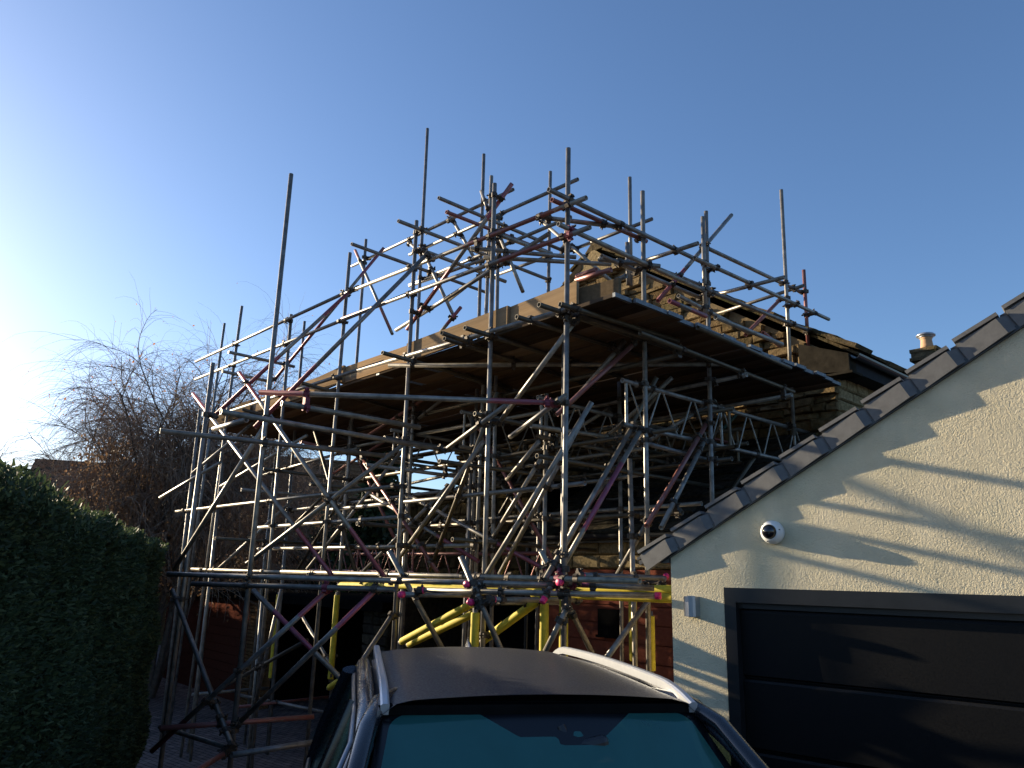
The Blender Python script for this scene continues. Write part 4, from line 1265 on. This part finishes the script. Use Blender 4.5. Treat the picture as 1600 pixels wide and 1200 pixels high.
# pillars and cant rails
ell = lambda a, b, n=12: [(a * math.cos(2 * math.pi * i / n), b * math.sin(2 * math.pi * i / n)) for i in range(n)]
for s in (-1, 1):
    pil = [(s * .80, -.98, .99), (s * .755, -.72, 1.19), (s * .70, -.42, 1.435), (s * .645, -.12, 1.60), (s * .60, .10, 1.65), (s * .50, .35, 1.65)]
    m = MB(); m.sweep(pil, ell(.034, .028), smooth=True); cp(m, 'windscreen_pillar', M['black_gloss'])
    # body side frame round the glass: outer skin strip with tumblehome
    top = [(s * .655, -.16, 1.555), (s * .645, .1, 1.625), (s * .645, .6, 1.665), (s * .64, 1.2, 1.66), (s * .625, 1.8, 1.61), (s * .60, 2.12, 1.53), (s * .45, 2.2, 1.50)]
    lead = [(s * .865, -.93, 1.01), (s * .815, -.70, 1.19), (s * .745, -.40, 1.39)]
    m = MB(); m.sweep(lead + top, ell(.036, .032), smooth=True); m.sweep([(s * .60, 2.12, 1.53), (s * .72, 2.36, 1.2), (s * .78, 2.42, 1.0)], ell(.09, .05), smooth=True)
    m.sweep([(s * .68, 1.75, 1.58), (s * .80, 2.0, 1.25), (s * .86, 2.1, 1.02)], ell(.07, .03), smooth=True)
    cp(m, 'side_frame', M['car_paint'])
    m = MB(); inner = [(s * .885, -.80, 1.055), (s * .835, -.58, 1.235), (s * .765, -.32, 1.41), (s * .69, -.04, 1.535), (s * .68, .3, 1.585), (s * .68, 1.0, 1.60), (s * .675, 1.55, 1.57)]
    m.sweep(inner, ell(.016, .016, 8), smooth=True); m.sweep([(s * .885, -.80, 1.055), (s * .895, .3, 1.06), (s * .89, 1.9, 1.08)], ell(.014, .014, 8), smooth=True)
    cp(m, 'window_trim', M['chrome_dark'])
    m = MB()
    gl = [(-.80, 1.055, 1.055), (-.58, 1.055, 1.235), (-.32, 1.055, 1.41), (-.04, 1.055, 1.53), (.3, 1.055, 1.58), (1.0, 1.06, 1.60), (1.55, 1.07, 1.57), (1.85, 1.08, 1.30)]
    sidex = lambda z: .885 - (z - 1.055) * .375 if z < 1.6 else .68
    vs = []
    for y, z0, z1 in gl:
        for q in range(6):
            z = z0 + (z1 - z0) * q / 5; vs.append((s * (sidex(z) - .004), y, z))
    m.add(vs, [(i * 6 + q, i * 6 + q + 1, (i + 1) * 6 + q + 1, (i + 1) * 6 + q) for i in range(len(gl) - 1) for q in range(5)], 0, True)
    cp(m, 'side_window', M['side_glass'])
    m = MB(); m.sweep([(s * .89, .42, 1.04), (s * .79, .42, 1.3), (s * .675, .45, 1.6)], ell(.04, .012), smooth=True, up=(0, 1, 0)); cp(m, 'door_pillar', M['black_gloss'])
    # roof rail
    m = MB(); pts = []; 
    for i in range(25):
        t = i / 24; y = -.02 + 2.0 * t
        h = .045 * (1 - (1 - min(1, t / .16)) ** 2) * (1 - max(0, (t - .86) / .14) ** 2)
        pts.append((s * (roof_w(max(y, 0)) + .008), y, roof_z(y) - .045 + h))
    m.sweep(pts, [(-.014, -.03), (.014, -.03), (.016, .003), (.009, .009), (-.009, .009), (-.016, .003)], cap=True)
    cp(m, 'roof_rail', M['rail'])
    m = MB(); m.bbox((s * 1.0, -.50, 1.10), .19, .10, .15, bev=.035); m.bbox((s * .90, -.48, 1.05), .08, .05, .04)
    wm = cp(m, 'wing_mirror', M['car_paint']); m = MB(); m.bbox((s * 1.0, -.447, 1.10), .15, .006, .11); cp(m, 'mirror_glass', M['mirror'], wm)
    m = MB(); m.bbox((s * .70, -1.84, .70), .30, .16, .13, bev=.04, M=Matrix.Rotation(R(-s * 24), 3, 'Z')); cp(m, 'headlight', M['lamp_glass'])
    m = MB(); m.bbox((s * .76, 2.38, .86), .16, .12, .24, bev=.03); cp(m, 'tail_light', M['tail'])
    for y in (-1.12, 1.48):
        m = MB(); c = Vector((s * .80, y, .345))
        m.lathe([(.21, -.11), (.32, -.11), (.345, -.085), (.345, .085), (.32, .11), (.21, .11)], c, (s, 0, 0), 36)
        wh = cp(m, 'wheel', M['rubber'])
        m = MB(); m.lathe([(.0, .085), (.05, .09), (.06, .075), (.19, .085), (.215, .112), (.215, -.1)], c, (s, 0, 0), 30)
        for q in range(5):
            a = 2 * math.pi * q / 5; m.cyl(c + Vector((s * .09, 0, 0)), c + Vector((s * .10, .2 * math.cos(a), .2 * math.sin(a))), .03, .022, n=8)
        cp(m, 'rim', M['alu'], wh)
# rear of the glasshouse, grille, bumper, interior
m = MB(); m.add([(-.55, 2.14, 1.55), (.55, 2.14, 1.55), (.72, 2.42, 1.05), (-.72, 2.42, 1.05)], [(0, 1, 2, 3)]); cp(m, 'rear_window', M['side_glass'])
m = MB(); m.bbox((0, 2.16, 1.56), 1.12, .16, .05, bev=.02); cp(m, 'roof_spoiler', M['car_paint'])
m = MB(); m.bbox((0, -1.955, .62), .8, .06, .16, bev=.02); m.bbox((0, -1.96, .36), 1.2, .07, .14, bev=.02)
for q in range(5): m.bbox((0, -1.988, .565 + q * .028), .74, .012, .008)
cp(m, 'grille', M['black'])
m = MB(); m.bbox((0, -.55, .98), 1.44, .62, .10, bev=.03); cp(m, 'dashboard', M['cabin'])
m = MB(); m.lathe([(.17 + .014 * math.cos(a), .014 * math.sin(a)) for a in [2 * math.pi * i / 8 for i in range(9)]], (-.36, -.22, 1.06), (0, .9, .45), 28); m.bbox((-.36, -.23, 1.06), .3, .02, .05); cp(m, 'steering_wheel', M['cabin'])
for s in (-.36, .36):
    m = MB(); m.bbox((s, .62, .98), .48, .16, .66, bev=.05, M=Matrix.Rotation(R(-14), 3, 'X')); m.bbox((s, .72, 1.40), .26, .09, .17, bev=.04); cp(m, 'seat', M['cabin'])
m = MB(); m.bbox((0, 1.62, 1.0), 1.2, .16, .55, bev=.05); m.box((-.85, -.9, 1.0), (1.7, 0, 0), (0, 3.2, 0), (0, 0, .02)); cp(m, 'rear_seat', M['cabin'])
m = MB(); m.bbox((0, 1.05, roof_z(1) - .07), 1.1, 2.0, .012); cp(m, 'headlining', M['cabin'])
# shark-fin aerial
m = MB(); vs = []
for i in range(7):
    t = i / 6; y = 1.78 + .19 * t; h = .075 * math.sin(math.pi * min(1, .15 + t * .8)) * (1 - .1 * t); h = .075 * (t ** .8) * (1 if t < .8 else 1 - (t - .8) * 2.2)
    w_ = .022 * math.sin(math.pi * (.08 + .84 * t)) + .003
    for x, z in ((-w_, 0), (-w_ * .45, h * .65), (0, h + .004), (w_ * .45, h * .65), (w_, 0)): vs.append((x, 1.98 - .19 * (1 - t) , roof_z(1.88) - .03 + z + .02))
m.add(vs, [(i * 5 + q, i * 5 + q + 1, (i + 1) * 5 + q + 1, (i + 1) * 5 + q) for i in range(6) for q in range(4)], 0, True); cp(m, 'aerial', M['car_paint'])
# ------------------------------------------------------------------ clipped hedge on the left
HD = Vector((-.358, .934, 0)).normalized(); HN = Vector((.934, .358, 0)).normalized(); HO = Vector((-4.2, 9.4, 0)); HTOP = 2.34
hedge = empty('hedge', HO + HD * -3.5 - HN * .6)
tag(hedge, 'tall clipped dark green conifer hedge along the left side of the drive', 'hedge')
def hpt(t, d, z): return HO + HD * t + HN * d + Z * z
rs = np.random.default_rng(7)
m = MB(); T0, T1 = -8.0, .45
m.box(hpt(T0, -.12, -.8), HD * (T1 - .12 - T0), -HN * 1.0, Z * (HTOP + .8 - .13))
hc = m.build('inner_branches', M['hedge_core'], hedge); hc.matrix_parent_inverse = Matrix.Translation(-hedge.location)
def hedge_noise(t, z): 
    return .045 * math.sin(t * 2.3 + z * 1.7) + .035 * math.sin(t * 5.1 - z * 3.3 + 1) + .03 * math.sin(z * 6 + t * 1.1)
def sprays(n_side, n_top, n_end):
    P = []; Nn = []
    for k in range(n_side):
        # nearer end gets more leaves per metre
        t = T0 + (T1 - T0) * (rs.random() ** 1.9); z = -.75 + (HTOP + .75) * rs.random()
        P.append(hpt(t, -.03 + hedge_noise(t, z) - .12 * rs.random() ** 2, z)); Nn.append(HN)
    for k in range(n_top):
        t = T0 + (T1 - T0) * (rs.random() ** 1.15); d = -1.2 * rs.random()
        P.append(hpt(t, d + .03, HTOP + .04 * math.sin(t * 3.1 + d * 4) - .1 * rs.random() ** 2)); Nn.append(Z)
    for k in range(n_end):
        d = -1.2 * rs.random(); z = -.75 + (HTOP + .75) * rs.random()
        P.append(hpt(T1 - .1 * rs.random(), d, z)); Nn.append(HD)
    P = np.array([tuple(p) for p in P]); Nn = np.array([tuple(p) for p in Nn])
    k = len(P)
    d = Nn * (.5 + .5 * rs.random((k, 1))) + rs.normal(0, .55, (k, 3)); d[:, 2] += .35
    d /= np.linalg.norm(d, axis=1, keepdims=True)
    s = np.cross(d, rs.normal(0, 1, (k, 3))); s /= np.linalg.norm(s, axis=1, keepdims=True)
    dist = np.linalg.norm(P[:, :2], axis=1, keepdims=True)
    L = (.004 + .0046 * dist) * (.6 + .9 * rs.random((k, 1))); w_ = L * (.18 + .12 * rs.random((k, 1)))
    a = P - s * w_; b = P + s * w_; c = P + d * L + s * w_ * .35; e = P + d * L - s * w_ * .35
    q = np.stack([a, b, c, e], 1).reshape(-1, 3)
    return q
q = sprays(330000, 80000, 18000)
# straggling shoots along the top edge
k = 2600
t = T0 + (T1 - T0) * rs.random(k); dd = -1.1 * rs.random(k)
base = np.array([tuple(hpt(a, b, HTOP)) for a, b in zip(t, dd)])
dirv = rs.normal(0, .35, (k, 3)); dirv[:, 2] = 1; dirv /= np.linalg.norm(dirv, axis=1, keepdims=True)
Ls = (.02 + .07 * rs.random((k, 1)) ** 2)
qs = []
for i in range(5):
    p0 = base + dirv * Ls * (i / 5); s = rs.normal(0, 1, (k, 3)); s /= np.linalg.norm(s, axis=1, keepdims=True); w_ = .004
    qs.append(np.stack([p0 - s * w_, p0 + s * w_, p0 + dirv * .028 + s * .016, p0 + dirv * .034 + s * .01], 1).reshape(-1, 3))
fo = fastmesh('foliage', np.concatenate([q] + qs), 4, M['hedge'], hedge); fo.matrix_parent_inverse = Matrix.Translation(-hedge.location)

# ------------------------------------------------------------------ trees
def grow(seed, base, stems, height, spread, droop, depth, twig_len, per=5, r0=.09, lean=(0, 0), first=.25, wob=.18):
    """returns list of polylines [(points, r_start, r_end, level)]"""
    rr = random.Random(seed); out = []
    def rv(s): return Vector((rr.gauss(0, s), rr.gauss(0, s), rr.gauss(0, s)))
    def branch(p, d, L, r, lev):
        n = 7 if lev < 2 else (6 if lev == 2 else 5)
        pts = [p.copy()]; q = p.copy(); dd = d.normalized()
        for i in range(n):
            t = (i + 1) / n
            g = droop * (0 if lev == 0 else (.05, .14, .32, .5)[min(lev, 3)] * (t + .2))
            dd = (dd + rv(wob * (.5 if lev == 0 else .8)) - Z * g + (Z * .10 if lev < 2 else Z * 0)).normalized()
            q = q + dd * (L / n); pts.append(q.copy())
        out.append((pts, r, r * (.35 if lev < depth else .3), lev))
        if lev < depth:
            k = per + (2 if lev == 0 else 0) if lev < depth - 1 else per + 3
            for i in range(k):
                t = first + (1 - first) * (i + rr.random()) / k if lev == 0 else .15 + .85 * (i + rr.random()) / k
                j = min(int(t * n), n - 1); pp = pts[j].lerp(pts[j + 1], t * n - j)
                ax = (pts[j + 1] - pts[j]).normalized()
                side = ax.cross(rv(1)).normalized()
                nd = (ax * rr.uniform(.5, .9) + side * rr.uniform(.5, .9) * spread).normalized()
                branch(pp, nd, L * rr.uniform(.42, .68) * (1.15 - .45 * t) if lev < depth - 1 else twig_len * rr.uniform(.5, 1.3), max(r * (.5 - .15 * t), .0035), lev + 1)
    for s in range(stems):
        a = 2 * math.pi * (s + rr.random() * .6) / stems
        tilt = rr.uniform(.05, .28) * (1 if stems > 1 else .3)
        d = Vector((math.cos(a) * tilt + lean[0], math.sin(a) * tilt + lean[1], 1))
        branch(base + Vector((math.cos(a), math.sin(a), 0)) * (.08 if stems > 1 else 0), d, height * rr.uniform(.75, 1.0), r0 * rr.uniform(.7, 1), 0)
    return out
def limbs(polys, levels, name, mat, parent, sides):
    m = MB()
    for pts, a, b, lev in polys:
        if lev not in levels: continue
        n = sides.get(lev, 3); N = len(pts); vs = []
        for i, p in enumerate(pts):
            d = (pts[min(i + 1, N - 1)] - pts[max(i - 1, 0)]).normalized(); x = d.orthogonal().normalized(); y = d.cross(x); r = a + (b - a) * i / (N - 1)
            for q_ in range(n): vs.append(p + x * (r * math.cos(6.283 * q_ / n)) + y * (r * math.sin(6.283 * q_ / n)))
        m.add(vs, [(i * n + q_, i * n + (q_ + 1) % n, (i + 1) * n + (q_ + 1) % n, (i + 1) * n + q_) for i in range(N - 1) for q_ in range(n)], 0, lev < 2)
    o = m.build(name, mat, parent); o.matrix_parent_inverse = Matrix.Translation(-parent.location); return o
def leaves(P, size, name, mat, parent, seed, hang=.3):
    r_ = np.random.default_rng(seed); P = np.asarray(P); k = len(P)
    d = r_.normal(0, 1, (k, 3)); d[:, 2] -= hang * 3; d /= np.linalg.norm(d, axis=1, keepdims=True)
    s = np.cross(d, r_.normal(0, 1, (k, 3))); s /= np.linalg.norm(s, axis=1, keepdims=True)
    L = size * (.6 + .8 * r_.random((k, 1))); w_ = L * .3
    q = np.stack([P, P + d * L * .5 + s * w_, P + d * L, P + d * L * .5 - s * w_], 1).reshape(-1, 3)
    o = fastmesh(name, q, 4, mat, parent); o.matrix_parent_inverse = Matrix.Translation(-parent.location); return o
def tree(name, label, cat, base, group=None, **kw):
    root = empty(name, base); tag(root, label, cat, group)
    pol = grow(base=Vector(base), **kw)
    limbs(pol, (0, 1), 'trunk', M['bark'], root, {0: 9, 1: 6})
    limbs(pol, (2, 3, 4), 'crown', M['twig'], root, {2: 4, 3: 3, 4: 3})
    return root, pol
def tips(pol, lev, cond, rr, n=2):
    out = []
    for pts, a, b, l in pol:
        if l < lev: continue
        for _ in range(n):
            i = rr.randrange(1, len(pts)); p = pts[i]
            if cond(p): out.append(tuple(p + Vector((rr.gauss(0, .03), rr.gauss(0, .03), rr.gauss(0, .03)))))
    return out
rt = random.Random(3)
b1, p1 = tree('weeping_tree', 'bare weeping tree with drooping twigs and a few orange leaves, behind the hedge', 'tree', (-8.05, 18.4, -.7), seed=23, stems=7, height=6.9, spread=.75, droop=.65, depth=3, twig_len=1.3, per=10, r0=.09, first=.3, wob=.12)
leaves(tips(p1, 3, lambda p: p.z > 5.5 and rt.random() < .3, rt, 1), .055, 'autumn_leaves', M['orange_leaf'], b1, 1)
b3, p3 = tree('weeping_shrub', 'low brown weeping shrub with dry hanging leaves, beneath the bare tree behind the hedge', 'shrub', (-8.75, 17.6, -.7), seed=5, stems=7, height=5.4, spread=.45, droop=1.0, depth=3, twig_len=.9, per=5, r0=.05, wob=.2)
leaves(tips(p3, 2, lambda p: p.z > .8 and p.z < 5.0 and p.x > -9.7, rt, 10), .065, 'dry_leaves', M['dry_leaf'], b3, 2, 1.0)
b2, p2 = tree('birch_tree', 'bare birch with scattered orange leaves rising behind the left end of the platform', 'tree', (-8.3, 24.0, -.7), seed=31, stems=5, height=6.4, spread=.7, droop=.35, depth=3, twig_len=1.1, per=7, r0=.13)
leaves(tips(p2, 3, lambda p: p.z > 5.5 and rt.random() < .35, rt, 2), .06, 'autumn_leaves', M['orange_leaf'], b2, 3)
b4, p4 = tree('thorn_bush', 'tangled bare bush with brown leaves behind the left bays of the scaffold', 'shrub', (-6.7, 25.2, -.7), seed=44, stems=9, height=3.9, spread=1.1, droop=.3, depth=3, twig_len=.9, per=6, r0=.07)
leaves(tips(p4, 2, lambda p: True, rt, 5), .10, 'brown_leaves', M['dry_leaf'], b4, 4, .2)
b5, p5 = tree('garden_bush', 'low dark leafy bush between the low garage block and the stone outbuilding', 'shrub', (-5.5, 24.2, -.7), seed=51, stems=8, height=3.6, spread=1.1, droop=.2, depth=3, twig_len=.8, per=6, r0=.06)
leaves(tips(p5, 2, lambda p: True, rt, 6), .09, 'foliage', M['conifer'], b5, 5, .1)
# dark conifer left of the stone outbuilding
cf = empty('conifer_tree', (-3.65, 21.3, -.7)); tag(cf, 'dark green conifer standing beyond the left corner of the stone outbuilding', 'tree')
m = MB(); m.cyl(cf.location, cf.location + Z * 7.6, .14, .02, n=10); o = m.build('trunk', M['bark'], cf); o.matrix_parent_inverse = Matrix.Translation(-cf.location)
P = []
for i in range(9000):
    h = .25 + .75 * rt.random() ** .9; a = rt.uniform(0, 6.283); lay = (h * 9) % 1.0
    rad = (1.02 - h) * 2.1 * (.55 + .45 * (1 - lay)) * rt.random() ** .35 * (.8 + .25 * math.sin(3 * a + h * 20))
    P.append((cf.location.x + rad * math.cos(a), cf.location.y + rad * math.sin(a), -.7 + h * 7.6 - rad * .22))
leaves(P, .22, 'crown', M['conifer'], cf, 6, .25)

# added hedge-shaped blocker, unseen, which keeps the low sun off the yard
nh = empty('sun_blocker_hedge', (-12, 19, -.7)); tag(nh, 'added unseen hedge blocking the low sun, beyond the clipped hedge', 'hedge')
m = MB(); P = []
line = [(-10.3, 11.5, 4.4), (-11.6, 15.5, 3.7), (-13.6, 22.0, 3.15), (-15.5, 28.5, 3.1)]
for (x0, y0, z0), (x1, y1, z1) in zip(line, line[1:]):
    m.hexa([(x0, y0, -.8), (x1, y1, -.8), (x1 - 1.2, y1 + .3, -.8), (x0 - 1.2, y0 + .3, -.8), (x0, y0, z0 - .15), (x1, y1, z1 - .15), (x1 - 1.2, y1 + .3, z1 - .15), (x0 - 1.2, y0 + .3, z0 - .15)])
    for i in range(6000):
        t = rt.random(); d = rt.random() if rt.random() < .35 else 0
        zt = z0 + (z1 - z0) * t
        P.append((x0 + (x1 - x0) * t - 1.2 * d + rt.gauss(0, .05), y0 + (y1 - y0) * t + .3 * d, zt - .12 if d else -.7 + (zt + .6) * rt.random()))
o = m.build('inner_branches', M['hedge_core'], nh); o.matrix_parent_inverse = Matrix.Translation(-nh.location)
leaves(P, .2, 'foliage', M['conifer'], nh, 9, .0)
# ------------------------------------------------------------------ houses beyond
def gable_house(name, label, c, yaw, w, d, hw, hr, wallm, roofm, chim=None):
    root = empty(name, c, yaw); tag(root, label, 'house')
    m = MB(); m.box((-w / 2, -d / 2, 0), (w, 0, 0), (0, d, 0), (0, 0, hw))
    for s in (-1, 1): m.add([(s * w / 2, -d / 2, hw), (s * w / 2, d / 2, hw), (s * w / 2, 0, hr - .12)], [(0, 1, 2)])
    m.build('wall', wallm, root)
    rr = random.Random(int(w * 100)); m = MB()
    for s in (-1, 1):
        dv = Vector((0, -s * (d / 2 + .3), hr - hw + .2)); L = dv.length; dv.normalize(); nv = Vector((0, s * dv.z, abs(dv.y))); o0 = Vector((-w / 2 - .2, s * (d / 2 + .3), hw - .2))
        n = int(L / .3)
        for i in range(n):
            x = 0
            while x < w + .4:
                wd = min(rr.uniform(.3, .5), w + .4 - x)
                m.box(o0 + Vector((x, 0, 0)) + dv * (i * L / n) + nv * (.05 + rr.uniform(0, .012)), dv * (L / n * 1.3) - nv * .03, (wd - .008, 0, 0), nv * .02); x += wd
        m.box(o0, dv * L, (w + .4, 0, 0), nv * .045)
    m.sweep([(-w / 2 - .2, 0, hr + .03), (w / 2 + .2, 0, hr + .03)], [(.12 * math.cos(a), .12 * math.sin(a)) for a in [math.pi * i / 6 for i in range(7)]])
    m.build('roof', roofm, root)
    for x in (-w * .25, w * .22):
        fm = MB(); fm.box((x - .6, -d / 2 - .03, hw * .45), (1.2, 0, 0), (0, .05, 0), (0, 0, 1.1)); f = fm.build('window_frame', M['white'], root)
        pm = MB(); pm.box((x - .54, -d / 2 - .04, hw * .45 + .06), (1.08, 0, 0), (0, .005, 0), (0, 0, .98)); pm.build('window_pane', M['dome'], f)
    return root
gable_house('brown_roofed_house', 'house with a brown tiled roof showing through the scaffold on the left', (-11.0, 36.0, -.7), R(20), 8.4, 7.4, 4.2, 8.1, M['brick'], M['tile_brown'])
gable_house('distant_house', 'distant house with a dark roof just above the hedge', (-16.8, 33.4, -.7), R(18), 7.0, 7.0, 3.6, 7.15, M['stone_dark'], M['dark_slate'])
